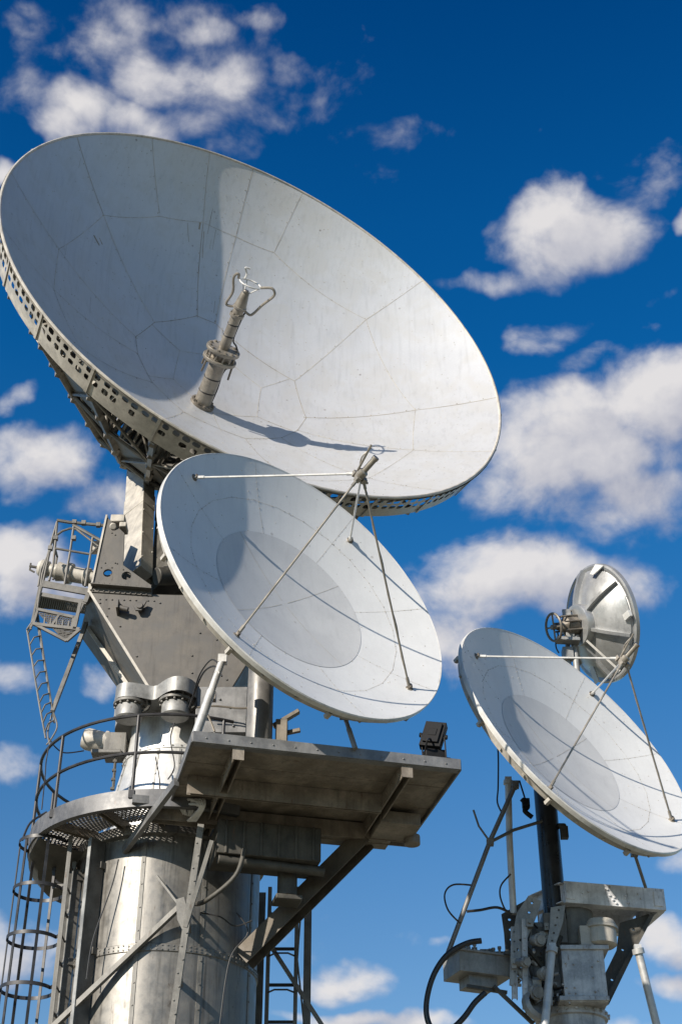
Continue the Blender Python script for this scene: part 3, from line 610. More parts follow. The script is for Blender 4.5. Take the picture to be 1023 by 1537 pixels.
# ------------------------------------------------------------------ maintenance basket on the left of the mount
def basket():
    Yf, Yb = 17.05, 17.8
    t = thing('maintenance_basket', at(95, 955, 17.5), 'small railed maintenance basket with mesh floor on the left side of the turret', 'basket')
    mb = MB(); V = lambda x, y, b=0: at(x, y, Yb if b else Yf)
    def tb(L, r=0.017): mb.tube([V(*p) if len(p) < 4 else at(p[0], p[1], p[3]) for p in L], r, 8)
    tb([(86, 783), (64, 862), (55, 925), (41, 945)]); tb([(86, 783), (84, 810), (80, 850), (74, 872)])
    tb([(86, 781), (104, 784), (158, 789)], 0.024); tb([(111, 789), (106, 825), (97, 878)]); tb([(140, 803), (136, 832), (128, 880)]); tb([(79, 808), (94, 797), (106, 793), (116, 795)])
    tb([(82, 823), (136, 832), (142, 826), (146, 822)]); tb([(76, 822), (66, 870), (58, 900)]); tb([(110, 788), (152, 812)], 0.026); tb([(113, 793), (148, 820)], 0.016)
    tb([(79, 808, 0), (86, 835, 1), (80, 870, 1)]); tb([(77, 824), (62, 855), (58, 880)])
    for q in ((76, 823), (112, 784), (126, 785), (148, 788), (111, 808), (84, 808)): mb.box(V(*q), (0.06, 0.06, 0.06))
    mb.build('guard_rail', 'rail_grey', t)
    mb = MB(); mb.beam(V(62, 876), V(134, 889), 0.03, 0.10, (0, 0, 1)); mb.beam(V(60, 905, 1), V(130, 915, 1), 0.05, 0.12); mb.beam(V(62, 880), V(57, 907, 1), 0.04, 0.08); mb.beam(V(134, 893), V(128, 912, 1), 0.04, 0.1); mb.beam(V(64, 893), V(130, 905), 0.04, 0.06)
    mb.build('floor_frame', 'rail_grey', t)
    def grate(name, q, n, m_):
        mb = MB()
        for i in range(n + 1): mb.beam(lerp(q[0], q[1], i / n), lerp(q[3], q[2], i / n), 0.012, 0.012)
        for j in range(m_ + 1): mb.beam(lerp(q[0], q[3], j / m_), lerp(q[1], q[2], j / m_), 0.012, 0.012)
        return mb.build(name, 'dark_steel', t)
    grate('mesh_floor', (V(63, 890), V(132, 902), V(127, 918, 1), V(58, 912, 1)), 22, 14)
    mb = MB(); mb.plate([V(62, 890), V(100, 897), V(98, 914, 1), V(58, 909, 1)], (0, 0, 0.012)); mb.build('floor_plate', 'dark_steel', t)
    grate('step_mesh', (V(58, 920), V(118, 930), V(112, 952), V(96, 960)), 16, 10)
    mb = MB()
    for a, b, r in (((57, 915), (112, 927), .02), ((52, 937), (120, 945), .022), ((57, 915), (50, 938), .016), ((112, 925), (108, 945), .02), ((52, 937), (100, 962), .018), ((120, 945), (100, 962), .02), ((122, 900), (112, 945), .022), ((135, 888), (128, 905), .03), ((60, 880), (46, 945), .014), ((90, 922), (76, 942), .016), ((128, 900), (108, 943), .016)): mb.beam(V(*a), V(*b), r * 2, r * 2)
    for k in range(5): mb.beam(V(68 + k * 9, 927 + k * 1.4), V(66 + k * 9, 941 + k * .8), 0.03, 0.02)
    mb.build('step_frame', 'rail_grey', t)
    s = thing('screw_jack', at(145, 868, 17.4), 'horizontal cream screw jack with round cap passing through the basket', 'actuator')
    mb = MB(); a, b = at(146, 869, 17.4), at(57, 852, 17.4); d = b - a
    prof = [(0, .105), (.12, .105), (.125, .13), (.2, .135), (.22, .11), (.4, .115), (.42, .15), (.5, .155), (.52, .12), (.66, .14), (.68, .10), (.8, .09), (.82, .12), (.93, .13), (.98, .10), (1, .02)]
    mb.lathe([(r, f * d.length) for f, r in prof], a, d, 24); mb.build('jack_body', 'cream', s)
    mb = MB(); mb.cyl(b, b + d.normalized() * .12, 0.02, 8); e = b + d.normalized() * .11; mb.tube([e + Vector((0, 0, .05)), e - Vector((0, 0, .06)), e + Vector((0.07, 0, -.1))], 0.014, 6); mb.build('crank', 'dark_steel', s)
    mb = MB(); mb.beam(at(144, 868, 17.3), at(168, 800, 17.3), 0.08, 0.08); mb.box(at(145, 822, 17.2), (0.13, 0.12, 0.16)); mb.build('jack_bracket', 'cream', s, bevel=0.01)
    l = thing('hanging_ladder', at(75, 1090, 17.1), 'thin bent ladder hanging below the maintenance basket', 'ladder')
    L0 = [(41, 945), (50, 1000), (60, 1060), (69, 1108)]; L1 = [(57, 922), (66, 985), (75, 1040), (82, 1085)]
    for L in (L0, L1):
        mb = MB(); mb.spline([at(x, y, 17.1) for x, y in L], 0.014, 6); mb.build('rail', 'galv_dull', l)
    def on(L, f):
        f *= 3; i = min(int(f), 2); return at(L[i][0] + (L[i + 1][0] - L[i][0]) * (f - i), L[i][1] + (L[i + 1][1] - L[i][1]) * (f - i), 17.1)
    for k in range(10):
        mb = MB(); f = (k + .4) / 10; mb.tube([on(L0, f), lerp(on(L0, f), on(L1, f + .03), .5) + Vector((0, -.08, 0)), on(L1, min(f + .03, 1))], 0.011, 6); mb.build('rung', 'galv_dull', l)
    mb = MB(); mb.beam(at(130, 935, 17.6), at(79, 1068, 17.1), 0.05, 0.05); mb.tube([at(53, 915, 17.1), at(79, 1068, 17.1)], 0.013, 6); mb.spline([at(80, 1068, 17.1), at(86, 1090, 17.1), at(78, 1108, 17.1), at(70, 1118, 17.1)], 0.011, 6); mb.spline([at(79, 1070, 17.1), at(72, 1100, 17.1), at(76, 1120, 17.1)], 0.011, 6); mb.build('stay_bar', 'galv_dull', l)
    w = MB(); w.spline([at(74, 1108, 17.1), at(84, 1122, 17.1), at(98, 1130, 17.2), at(126, 1127, 17.3)], 0.009, 6); w.spline([at(76, 1110, 17.1), at(70, 1140, 17.1), at(68, 1165, 17.0), at(63, 1215, 16.9)], 0.008, 6)
    tag(w.build('slack_cable', 'rubber'), 'thin slack dark cable drooping from the hanging ladder to the walkway', 'cable')
basket()
# ------------------------------------------------------------------ ring walkway, rail, platform
PU = Vector((0.972, 0.235, 0)); PV = Vector((-0.235, 0.972, 0)); PU.normalize(); PV.normalize()
P0 = Vector((-1.63, 14.63, ZW)); PL, PD = 3.08, 1.9
def walkway():
    t = thing('ring_walkway', (AX.x, AX.y, ZW - .2), 'curved walkway with perforated floor wrapped round the tower neck', 'walkway')
    r0, r1 = 1.12, 1.82; A0, A1 = math.radians(-262), math.radians(-58)
    c = Vector((AX.x, AX.y, 0)); pt = lambda r, a, z: c + Vector((r * math.cos(a), r * math.sin(a), z))
    n = 48; mb = MB()
    for k in range(n):
        a, b = A0 + (A1 - A0) * k / n, A0 + (A1 - A0) * (k + 1) / n
        q = [(r1, ZW - .16), (r1, ZW + .06), (r1 - .012, ZW + .06), (r1 - .012, ZW - .15), (r1 - .08, ZW - .15), (r1 - .08, ZW - .16)]
        X = [mb.vt(pt(r, a, z)) for r, z in q]; Y = [mb.vt(pt(r, b, z)) for r, z in q]
        for i in range(6): mb.f([X[i], Y[i], Y[(i + 1) % 6], X[(i + 1) % 6]])
    bmesh.ops.remove_doubles(mb.bm, verts=mb.bm.verts, dist=0.0005); mb.build('fascia', 'ring_steel', t)
    mb = MB()                                               # expanded metal floor: two families of slanted strands
    for sgn in (1, -1):
        m_ = 86
        for k in range(m_):
            a = A0 + (A1 - A0) * k / m_; da = 0.30 * sgn
            if not (A0 <= a + da <= A1): continue
            L = [pt(r0 + (r1 - .02 - r0) * i / 4, a + da * i / 4, ZW - .03 + .006 * sgn) for i in range(5)]
            for i in range(4): mb.beam(L[i], L[i + 1], 0.018, 0.012)
    mb.build('mesh_floor', 'galv_dull', t)
    for a0 in (-250, -222, -194, -166, -140, -114, -90, -66):
        a = math.radians(a0); mb = MB(); up = Vector((0, 0, 1))
        mb.channel(pt(1.0, a, ZW - .1), pt(r1 - .02, a, ZW - .1), 0.08, 0.1, 0.012, up); mb.build('floor_bracket', 'platform', t)
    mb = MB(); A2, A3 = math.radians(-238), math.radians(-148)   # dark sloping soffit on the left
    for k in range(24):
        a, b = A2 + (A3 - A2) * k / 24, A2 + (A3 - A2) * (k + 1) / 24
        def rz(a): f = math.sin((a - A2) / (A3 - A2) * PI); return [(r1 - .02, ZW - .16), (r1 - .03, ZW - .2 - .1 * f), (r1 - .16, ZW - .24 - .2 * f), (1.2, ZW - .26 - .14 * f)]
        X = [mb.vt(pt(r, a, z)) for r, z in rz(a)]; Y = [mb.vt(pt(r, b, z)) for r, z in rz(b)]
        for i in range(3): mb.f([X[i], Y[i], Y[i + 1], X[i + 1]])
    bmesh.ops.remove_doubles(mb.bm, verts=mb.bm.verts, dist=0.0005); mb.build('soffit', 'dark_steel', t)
    # guard rail
    g = thing('guard_rail', (AX.x, AX.y, ZW), 'dark curved two-bar guard rail standing along the ring walkway', 'railing')
    B0, B1 = math.radians(-246), math.radians(-62); rr = r1 - .03
    for z, nm in ((ZW + 1.06, 'top_rail'), (ZW + .55, 'mid_rail')):
        mb = MB(); mb.tube([pt(rr, B0 + (B1 - B0) * k / 40, z) for k in range(41)], 0.021, 8); mb.build(nm, 'dark', g)
    for a0 in (-244, -222, -196, -168, -138, -100, -66):
        a = math.radians(a0); mb = MB(); mb.tube([pt(rr, a, ZW + .0), pt(rr, a, ZW + 1.06)], 0.021, 8); mb.box(pt(rr + .015, a, ZW - .0), (0.07, 0.07, 0.1)); mb.build('post', 'dark', g)
walkway()
def platform():
    t = thing('equipment_platform', P0 + PU * PL / 2 + PV * PD / 2 - Vector((0, 0, .2)), 'flat rectangular steel platform jutting out to the right below the middle dish', 'platform')
    q = lambda u, v, z=0: P0 + PU * u + PV * v + Vector((0, 0, z)); ax = (PU, PV, Vector((0, 0, 1)))
    mb = MB(); mb.box(q(PL / 2, PD / 2, -.02), (PL - .03, PD - .03, 0.03), ax); mb.box(q(PL / 2, .62, -.037), (PL - .04, .012, .006), ax); mb.box(q(PL / 2, 1.25, -.037), (PL - .04, .012, .006), ax); mb.build('deck', 'platform', t)
    mb = MB()
    mb.beam(q(0, 0, -.02), q(PL, 0, -.02), 0.025, 0.13, (0, 0, 1)); mb.beam(q(0.02, 0.05, -.085), q(PL - .02, 0.05, -.085), 0.09, 0.012, (0, 0, 1))
    mb.beam(q(0, 0.014, -.02), q(0, PD, -.02), 0.025, 0.13, (0, 0, 1)); mb.beam(q(PL, 0.014, -.02), q(PL, PD, -.02), 0.025, 0.13, (0, 0, 1)); mb.beam(q(0, PD, -.02), q(PL, PD, -.02), 0.025, 0.13, (0, 0, 1))
    for k in range(12): mb.bolt(q(.15 + k * .25, -.013, -.03), -PV, 0.012, 0.01)
    mb.build('fascia', 'fascia', t, bevel=0.004)
    for u in (0.52, 2.45):
        mb = MB(); mb.channel(q(u, 0.05, -.13), q(u, PD + .9, -.13), 0.1, 0.18, 0.014, (0, 0, 1))
        mb.box(q(u, 0.03, -.13), (.13, .012, .2), ax)
        for k in range(9): mb.bolt(q(u - .053, .2 + k * .25, -.13), -PU, 0.014, 0.014)
        mb.build('deck_beam', 'platform', t)
    mb = MB(); mb.channel(q(.1, PD * .52, -.15), q(2.4, PD * .52, -.15), 0.06, 0.22, 0.014, (0, 0, 1)); mb.build('cross_beam', 'platform', t)
    mb = MB(); mb.channel(q(-.2, PD - .05, -.16), q(PL - .1, PD - .05, -.16), 0.14, 0.2, 0.014, (0, 0, 1)); mb.build('cross_beam', 'platform', t)
    mb = MB(); mb.box(q(2.72, PD - .35, -.17), (.5, .55, .16), ax); mb.box(q(2.3, PD + .05, -.2), (.9, .3, .1), ax); mb.cyl(q(2.98, PD - .2, -.2), q(2.98, PD - .2, -.32), .1, 16); mb.build('junction_box', 'platform', t, bevel=0.01)
    mb = MB(); mb.box(q(1.0, PD + .1, -.36), (.32, .3, .42), ax); mb.build('drive_box', 'platform', t, bevel=0.02)
    mb = MB(); mb.box(q(1.2, PD + .02, -.46), (1.25, .6, .42), ax)
    for k in range(6): mb.box(q(.68 + k * .21, PD - .285, -.46), (.03, .03, .42), ax)
    mb.cyl(q(.6, PD - .2, -.72), q(1.9, PD - .1, -.72), .06, 14); mb.cyl(q(1.5, PD + .1, -.66), q(1.5, PD + .1, -1.0), .12, 18); mb.box(q(1.5, PD + .1, -1.04), (.32, .3, .06), ax); mb.spline([q(.9, PD - .3, -.6), q(.8, PD - .3, -.95), q(.5, PD - .1, -1.2), q(.4, PD + .3, -1.1)], .03, 8)
    mb.build('underfloor_housing', 'dark_steel', t, bevel=0.01)
    # raking struts to the drum
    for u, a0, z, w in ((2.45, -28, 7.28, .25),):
        a = math.radians(a0); mb = MB(); mb.channel(q(u, PD * (.75 if w < .2 else 1.0), -.2), Vector((AX.x + 1.15 * math.cos(a), AX.y + 1.15 * math.sin(a), z)), w, w * .9, .016, (0, 0, 1)); mb.build('raking_strut', 'shade_brown_steel', t)
    # front angle post and its foot
    mb = MB(); a, b = at(302, 1238, 16.35), at(249, 1600, 16.72); dz = (b - a) / (b.z - a.z); mb.channel(a, b + dz * (0.1 - b.z), .075, .075, .012, (0, -1, 0))
    for k in range(18): mb.bolt(lerp(a, b, .03 + k * .055) + Vector((.018 * (-1) ** k, -.038, 0)), (0, -1, 0), .011, .011)
    for y in (1385, 1470, 1560): mb.beam(lerp(a, b, (y - 1238) / 362) + Vector((0, .03, 0)), lerp(a, b, (y - 1238) / 362) + Vector((-.02, .4, 0)), .06, .06)
    mb.build('angle_post', 'galv_dull', t)
    mb = MB(); mb.plateY([(264, 1350), (276, 1346), (284, 1378), (274, 1396), (266, 1380)], 16.48, .02); mb.build('joint_plate', 'galv_dull', t)
    for A_, B_, w_ in (((271, 1360, 16.70), (50, 1570, 17.05), .07), ((318, 1262, 16.3), (278, 1392, 16.5), .06), ((236, 1315, 16.75), (272, 1362, 16.55), .03)):
        mb = MB(); mb.beam(at(*A_), at(*B_), w_, w_ * .8); mb.build('diagonal_brace', 'galv_dull', t)
    mb = MB(); mb.beam(q(-.02, PD * .55, -.1), Vector((AX.x - .45, AX.y - 1.05, 8.45)), .06, .1); mb.beam(q(-.45, PD * .9, -.08), q(.3, PD * .9, -.08), .1, .1); mb.build('side_beam', 'fascia', t)
platform()
def wavy_cables():
    mb = MB()
    for k in range(7): mb.spline([at(276 + k * 3, 1222 + k, 16.4), at(270 + k * 4, 1206 + (k % 3) * 4, 16.3), at(288 + k * 3, 1200 + (k % 2) * 7, 16.2), at(300 + k, 1212, 16.2), at(282 + k * 2, 1232, 16.4)], 0.016, 6)
    tag(mb.build('cable_bundle', 'white_tube'), 'crumpled pale cable bundle tucked under the platform corner', 'cable')
    mb = MB(); mb.spline([at(333, 1015, 15.9), at(322, 1000, 16.0), at(305, 1010, 16.3), at(292, 1040, 16.6), at(284, 1062, 16.8)], .012, 6); mb.spline([at(333, 1003, 15.8), at(318, 990, 16.0), at(300, 1012, 16.3), at(290, 1045, 16.6)], .01, 6)
    tag(mb.build('looped_cable', 'rubber'), 'dark cables looping from the middle dish rim to the tower collar', 'cable')
    for i, L in enumerate((((233, 1135), (240, 1180), (232, 1240)), ((262, 1085), (256, 1110), (262, 1150), (252, 1170)), ((178, 1290), (168, 1330), (140, 1410), (130, 1470)), ((355, 1370), (372, 1400), (345, 1440), (330, 1537)), ((300, 1370), (330, 1376), (352, 1390), (378, 1382)))):
        mb = MB(); mb.spline([at(x, y, 16.95 if i < 2 else 16.86) for x, y in L], .009, 6)
        tag(mb.build('loose_wire', 'rubber'), ('thin dark wire hanging down the left of the bright tower neck', 'thin dark wire hanging from the motor on the right of the bright tower neck', 'crooked dark wire down the left side of the drum', 'thin dark wire running down the right side of the drum', 'short dark wire sagging across the drum beside the angle post')[i], 'wire')
wavy_cables()
# ------------------------------------------------------------------ middle dish support and floodlight
def mid_support():
    q = lambda u, v, z=0: P0 + PU * u + PV * v + Vector((0, 0, z))
    bb = at(390, 1068, 15.62); base = Vector((bb.x, bb.y, ZW))
    t = thing('dish_mast', base, 'thick brushed steel mast standing on the platform behind the middle dish', 'mast')
    top = base + Vector((0, 0, 1.72)); mb = MB(); mb.cyl(base, top, .155, 32); mb.build('mast_tube', 'mast', t)
    mb = MB(); mb.lathe([(.155, .0), (.27, .0), (.27, .03), (.2, .035), (.16, .1)], base, (0, 0, 1), 32); mb.build('mast_flange', 'galv_dull', t)
    hubp = C2 - N2 * 0.78; mb = MB(); mb.beam(base + Vector((0, 0, 1.6)), hubp, .3, .3); mb.box(hubp, (.3, .3, .34)); mb.build('dish_clamp', 'galv_dull', t, bevel=.01)
    mb = MB(); c = base + Vector((.26, .1, .55)); mb.box(c, (.14, .2, .3)); mb.cyl(c + Vector((.05, 0, -.2)), c + Vector((.05, 0, -.42)), .07, 12); mb.beam(c + Vector((-.1, 0, .1)), c + Vector((.2, 0, .3)), .08, .05); mb.beam(c + Vector((0, 0, .0)), c + Vector((.22, 0, .05)), .05, .05); mb.build('actuator_box', 'feed_dark', t, bevel=.008)
    for lab, (x0, y0, Y0), (x1, y1, Y1), r in (('bright aluminium prop pole from the left rim of the middle dish to the platform corner', (334, 990, 14.95), (294, 1103, 14.75), .052), ('thin grey prop rod from the lower rim of the middle dish to the platform edge', (516, 1072, 15.1), (533, 1124, 15.0), .03)):
        p = MB(); a, b = at(x0, y0, Y0), at(x1, y1, Y1); p.tube([a, lerp(a, b, .42), lerp(a, b, .43), b], [r * .8, r * .8, r, r], 14); p.box(a, (.1, .1, .1)); p.bolt(lerp(a, b, .2), (0, -1, 0), .03, .04)
        tag(p.build('prop_pole', 'alu' if r > .04 else 'mast'), lab, 'pole')
    mb = MB(); p = at(296, 1062, 15.6); mb.spline([p, p + Vector((.2, 0, .02)), p + Vector((.5, 0, -.01)), p + Vector((.62, 0, .0))], .012, 6); mb.spline([at(305, 1060, 15.6), at(315, 1080, 15.6), at(322, 1098, 15.6)], .014, 6); mb.box(at(318, 1046, 15.7), (.1, .1, .1))
    tag(mb.build('wire_tail', 'feed_dark'), 'short wire tails with connectors in front of the grey cabinet', 'cable')
    # floodlight
    b = q(PL - .27, .12, .05); t = thing('floodlight', b, 'black square floodlight tilted on its bracket at the platform corner', 'floodlight')
    X = Vector((.93, -.25, -.22)).normalized(); up = Vector((.28, .2, .94)); Yd = up.cross(X).normalized(); Z = X.cross(Yd).normalized(); c = b + Vector((.0, .05, .34)); ax = (X, Yd, Z)
    mb = MB(); mb.box(c, (.25, .1, .36), ax); mb.box(c - Yd * .06, (.18, .04, .28), ax)
    mb.box(c - Yd * .083, (.1, .01, .1), ax)
    lb = mb.build('lamp_body', 'plastic', t, bevel=.012)
    mb = MB(); mb.box(c + Yd * .052, (.21, .01, .31), ax); mb.build('lamp_glass', 'lens', lb)
    for s in (-1, 1): mb = MB(); mb.beam(c + X * s * .14 - Z * .02, b + X * s * .14 + Vector((0, 0, .02)), .012, .06, Yd); mb.bolt(c + X * s * .146, X * s, .03, .02, 10); mb.build('bracket_arm', 'plastic', t)
    mb = MB(); mb.spline([c - Yd * .07 - Z * .1, c - Yd * .16 - Z * .2, b + Vector((-.12, .02, .1)), b + Vector((-.22, .06, .03)), b + Vector((-.5, .0, .02)), b + Vector((-.9, .05, .02))], .012, 6); mb.build('power_cable', 'rubber', t)
    mb = MB(); mb.box(b + Vector((0, .05, .02)), (.34, .2, .05), (PU, PV, Vector((0, 0, 1)))); mb.box(b + Vector((0, .05, .09)), (.24, .14, .12), (PU, PV, Vector((0, 0, 1)))); mb.build('base_plate', 'plastic', t, bevel=.01)
mid_support()
# ------------------------------------------------------------------ caged ladder on the left, open ladder on the right
def ladders():
    c = at(57, 1350, 17.35); c = Vector((c.x, c.y, 0)); r = .315
    t = thing('caged_ladder', c, 'dark access ladder inside a safety cage of hoops left of the tower drum', 'ladder')
    for k in range(14):
        z = 8.68 - k * .60; mb = MB(); a0, a1 = math.radians(20), math.radians(340); n = 36
        for i in range(n):
            P = []
            for a in (a0 + (a1 - a0) * i / n, a0 + (a1 - a0) * (i + 1) / n):
                P.append([mb.vt((c.x + rr * math.cos(a), c.y + rr * math.sin(a), z + dz)) for rr, dz in ((r, -.022), (r, .022), (r - .007, .022), (r - .007, -.022))])
            for j in range(4): mb.f([P[0][j], P[1][j], P[1][(j + 1) % 4], P[0][(j + 1) % 4]])
        for s in (-1, 1):
            a = math.radians(20 * s); mb.beam((c.x + r * math.cos(a), c.y + r * math.sin(a), z), (c.x + .36, c.y + .19 * s, z), .007, .044)
        bmesh.ops.remove_doubles(mb.bm, verts=mb.bm.verts, dist=0.0004); mb.build('cage_hoop', 'dark', t)
    for a0 in (70, 125, 180, 235, 290):
        a = math.radians(a0); mb = MB(); x, y = c.x + (r - .014) * math.cos(a), c.y + (r - .014) * math.sin(a); mb.beam((x, y, .7), (x, y, 8.7), .035, .012, (math.cos(a), math.sin(a), 0)); mb.build('cage_bar', 'dark', t)
    for s in (-1, 1):
        mb = MB(); mb.beam((c.x + .36, c.y + .2 * s, 0), (c.x + .36, c.y + .2 * s, 8.72), .05, .022, (0, 1, 0)); mb.build('rail', 'galv_dull', t)
    for k in range(28):
        mb = MB(); z = .3 + k * .3; mb.tube([(c.x + .36, c.y - .2, z), (c.x + .36, c.y + .2, z)], .012, 6); mb.build('rung', 'dark', t)
    mb = MB(); mb.spline([(c.x - .26, c.y - .1, 8.7), (c.x - .2, c.y - .05, 8.95), (c.x - .02, c.y, 9.12)], .014, 6); mb.spline([(c.x + .05, c.y + .3, 8.66), (c.x + .12, c.y + .3, 8.35), (c.x + .28, c.y + .3, 8.3), (c.x + .33, c.y + .3, 8.6)], .016, 6); mb.build('grab_bar', 'dark', t)
    p = MB(); a = at(104, 1325, 17.5); a = Vector((a.x, a.y, 0)); p.channel(a, a + Vector((0, 0, 8.35)), .1, .1, .012, (0.5, -1, 0))
    for z in (1.5, 3.2, 5.0, 6.5, 8.2): p.beam(a + Vector((0, 0, z)), a + Vector((.35, .12, z)), .05, .05); p.beam(a + Vector((0, 0, z)), a + Vector((-.2, 0, z)), .04, .05)
    p.beam(a + Vector((.02, -.02, 7.9)), a + Vector((.11, 0, 6.9)), .05, .03); p.beam(a + Vector((.11, 0, 6.9)), a + Vector((.0, 0, 5.9)), .05, .04)
    tag(p.build('ladder_post', 'galv_dull'), 'weathered channel post between the caged ladder and the drum', 'post')
    # open ladder behind the drum on the right
    l = thing('access_ladder', Vector((at(425, 1450, 19.0).x, 19.0, 0)), 'dark open ladder with side bars rising behind the right side of the drum', 'ladder')
    for x, Y, w in ((402, 19.0, .05), (444, 19.0, .06)):
        p0 = at(x, 1450, Y); mb = MB(); mb.beam((p0.x, Y, 0), (p0.x, Y, 8.75), w * 1.5, .05); mb.build('rail', 'galv_dull', l)
    xa, xb = at(402, 1450, 19).x, at(444, 1450, 19).x
    for k in range(18):
        z = .4 + k * .47; mb = MB(); mb.beam((xa, 19, z), (xb, 19, z), .02, .04); mb.tube([(xa, 19.0, z - .1), (xa + .1, 18.8, z - .12), (xb - .1, 18.8, z - .12), (xb, 19.0, z - .1)], .012, 6); mb.build('rung', 'dark', l)
    for x, Y in ((390, 19.2), (461, 19.3)):
        p0 = at(x, 1450, Y); mb = MB(); mb.channel((p0.x, Y, 0), (p0.x, Y, 8.75), .1, .06, .012, (0, -1, 0)); mb.build('stile', 'galv_dull', l)
    mb = MB(); mb.beam(at(405, 1418, 18.9), at(500, 1565, 18.9), .06, .05); mb.tube([at(452, 1360, 19), at(446, 1440, 19.0), at(456, 1537, 19.0)], .014, 6); mb.build('diagonal_bar', 'galv_dull', l)
ladders()
# ------------------------------------------------------------------ right-hand pedestal
def right():
    Y = 18.6
    V = lambda x, y, d=0: at(x, y, Y + d)
    ctr = V(850, 1450, .45)
    t = thing('antenna_pedestal', (ctr.x, ctr.y, 0), 'rusty cluttered steel pedestal with a channel-framed head under the right dish', 'pedestal')
    mb = MB(); cz = V(840, 1516, .3).z; mb.lathe([(.0, 0.0), (.42, 0.0), (.42, cz - .12), (.46, cz - .11), (.46, cz - .02), (.40, cz), (.36, cz + .2), (0, cz + .2)], (ctr.x, ctr.y, 0), (0, 0, 1), 40)
    for k in range(24): a = k * PI / 12; mb.bolt((ctr.x + .46 * math.cos(a), ctr.y + .46 * math.sin(a), cz - .065), (math.cos(a), math.sin(a), 0), .018, .03)
    mb.build('column', 'galv_light', t)
    # head frame: channel box, perspective like the platform
    z1 = V(845, 1322).z; p0 = V(845, 1340, -.05); p1 = V(995, 1352, .25); u = (p1 - p0); u.z = 0; L = u.length; u.normalize(); v = Vector((-u.y, u.x, 0)); ax = (u, v, Vector((0, 0, 1))); hz = p0.z
    q = lambda a, b, z=0: Vector((p0.x, p0.y, hz)) + u * a + v * b + Vector((0, 0, z))
    mb = MB()
    mb.channel(q(0, 0), q(L, 0), .29, .1, .014, -v); mb.channel(q(0, 1.0), q(L, 1.0), .29, .1, .014, v)
    mb.channel(q(.03, .05), q(.03, .95), .28, .09, .014, -u); mb.channel(q(L - .03, .05), q(L - .03, .95), .28, .09, .014, u)
    mb.box(q(L / 2, .5, .14), (L - .04, .96, .02), ax)
    for k in range(14): mb.bolt(q(.06 + random.random() * (L - .12), -.05, random.uniform(-.11, .11)), -v, .017, .02)
    for a_ in (.07, L - .1): mb.box(q(a_, -.058, 0), (.12, .02, .2), ax)
    e = at(796, 1356, Y + .45); e.z = hz; mb.channel(q(-.01, .0), e, .27, .09, .014, -(q(0, 0) - e).cross(Vector((0, 0, 1))).normalized())
    mb.build('head_frame', 'head_paint', t, bevel=.004)
    mb = MB()                                                          # perforated bracket plates
    def holes(x0, y0, x1, y1, n, r=.018): return [(x0 + (x1 - x0) * k / (n - 1), y0 + (y1 - y0) * k / (n - 1), r) for k in range(n)]
    mb.plateY([(792, 1345), (812, 1352), (806, 1372), (786, 1420), (770, 1480), (764, 1478), (766, 1420), (775, 1370)], Y - .1, .03, holes(798, 1355, 776, 1425, 6))
    mb.build('bracket_plate', 'galv', t)
    mb = MB(); mb.plateY([(826, 1362), (848, 1358), (844, 1385), (834, 1415), (826, 1425), (819, 1420), (824, 1395)], Y - .2, .03, holes(838, 1366, 828, 1412, 5, .014)); mb.build('bracket_plate', 'galv', t)
    mb = MB(); mb.plateY([(752, 1372), (790, 1350), (792, 1380), (780, 1405), (775, 1440), (758, 1430), (756, 1400)], Y + .25, .03, holes(764, 1380, 768, 1425, 4, .02) + holes(782, 1362, 776, 1400, 3, .014)); mb.build('bracket_plate', 'dark_steel', t)
    mb = MB(); mb.plateY([(972, 1372), (978, 1375), (950, 1432), (914, 1506), (904, 1512), (903, 1470), (925, 1425), (930, 1385)], Y + .35, .05, [(950, 1395, .02), (934, 1425, .02), (918, 1470, .02)]); mb.beam(V(977, 1374, .33), V(905, 1510, .33), .05, .12, (0, -1, 0)); mb.build('bracket_plate', 'dark_steel', t)
    mb = MB(); mb.box(V(872, 1470, .1), (.54, .5, .72)); mb.box(V(872, 1432, .1), (.62, .56, .06)); mb.box(V(872, 1508, .1), (.62, .56, .06))
    for k in range(16): mb.bolt(V(random.uniform(843, 901), random.uniform(1436, 1506), -.15), (0, -1, 0), .015, .02)
    mb.build('gear_case', 'galv_light', t, bevel=.012)
    mb = MB(); c = V(903, 1422, -.05); mb.lathe([(0, 0), (.15, 0), (.19, .03), (.19, .3), (.17, .34), (0, .34)], c, (0.05, 0, 1), 28); mb.lathe([(.185, .22), (.215, .225), (.215, .26), (.185, .265)], c, (0.05, 0, 1), 28); mb.box(c + Vector((-.2, .0, .12)), (.16, .2, .26)); mb.build('drive_motor', 'cream', t)
    mb = MB(); mb.lathe([(0, 0), (.26, 0), (.28, .02), (.28, .5), (0, .52)], V(862, 1428, .35), (0, 0, 1), 28); mb.box(V(830, 1400, .2), (.3, .4, .4)); mb.cyl(V(806, 1470, .2), V(806, 1395, .2), .13, 20); mb.box(V(800, 1500, .25), (.2, .3, .3)); mb.build('drive_block', 'galv_dull', t, bevel=.01)
    mb = MB(); mb.lathe([(.0, -.02), (.16, 0), (.2, .03), (.2, .1), (.16, .14)], V(800, 1515, -.1), (.5, -.8, .3), 24); mb.tube([V(770, 1450), V(790, 1470, -.1), V(808, 1505, -.1)], .05, 10); mb.build('duct', 'galv', t)
    mb = MB(); mb.box(V(812, 1440, .3), (.5, .4, .85)); mb.build('mount_frame', 'galv', t, bevel=.012)
    for x0, y0, x1, y1, d_ in ((770, 1392, 772, 1500, -.05), (786, 1380, 788, 1515, -.12), (822, 1425, 824, 1510, -.1)):
        mb = MB(); mb.channel(V(x0, y0, d_), V(x1, y1, d_), .07, .07, .01, (0, -1, 0))
        for f in range(7): mb.bolt(lerp(V(x0, y0, d_), V(x1, y1, d_), .08 + f * .14) + Vector((0, -.036, 0)), (0, -1, 0), .013, .014)
        mb.build('frame_post', 'galv_light', t)
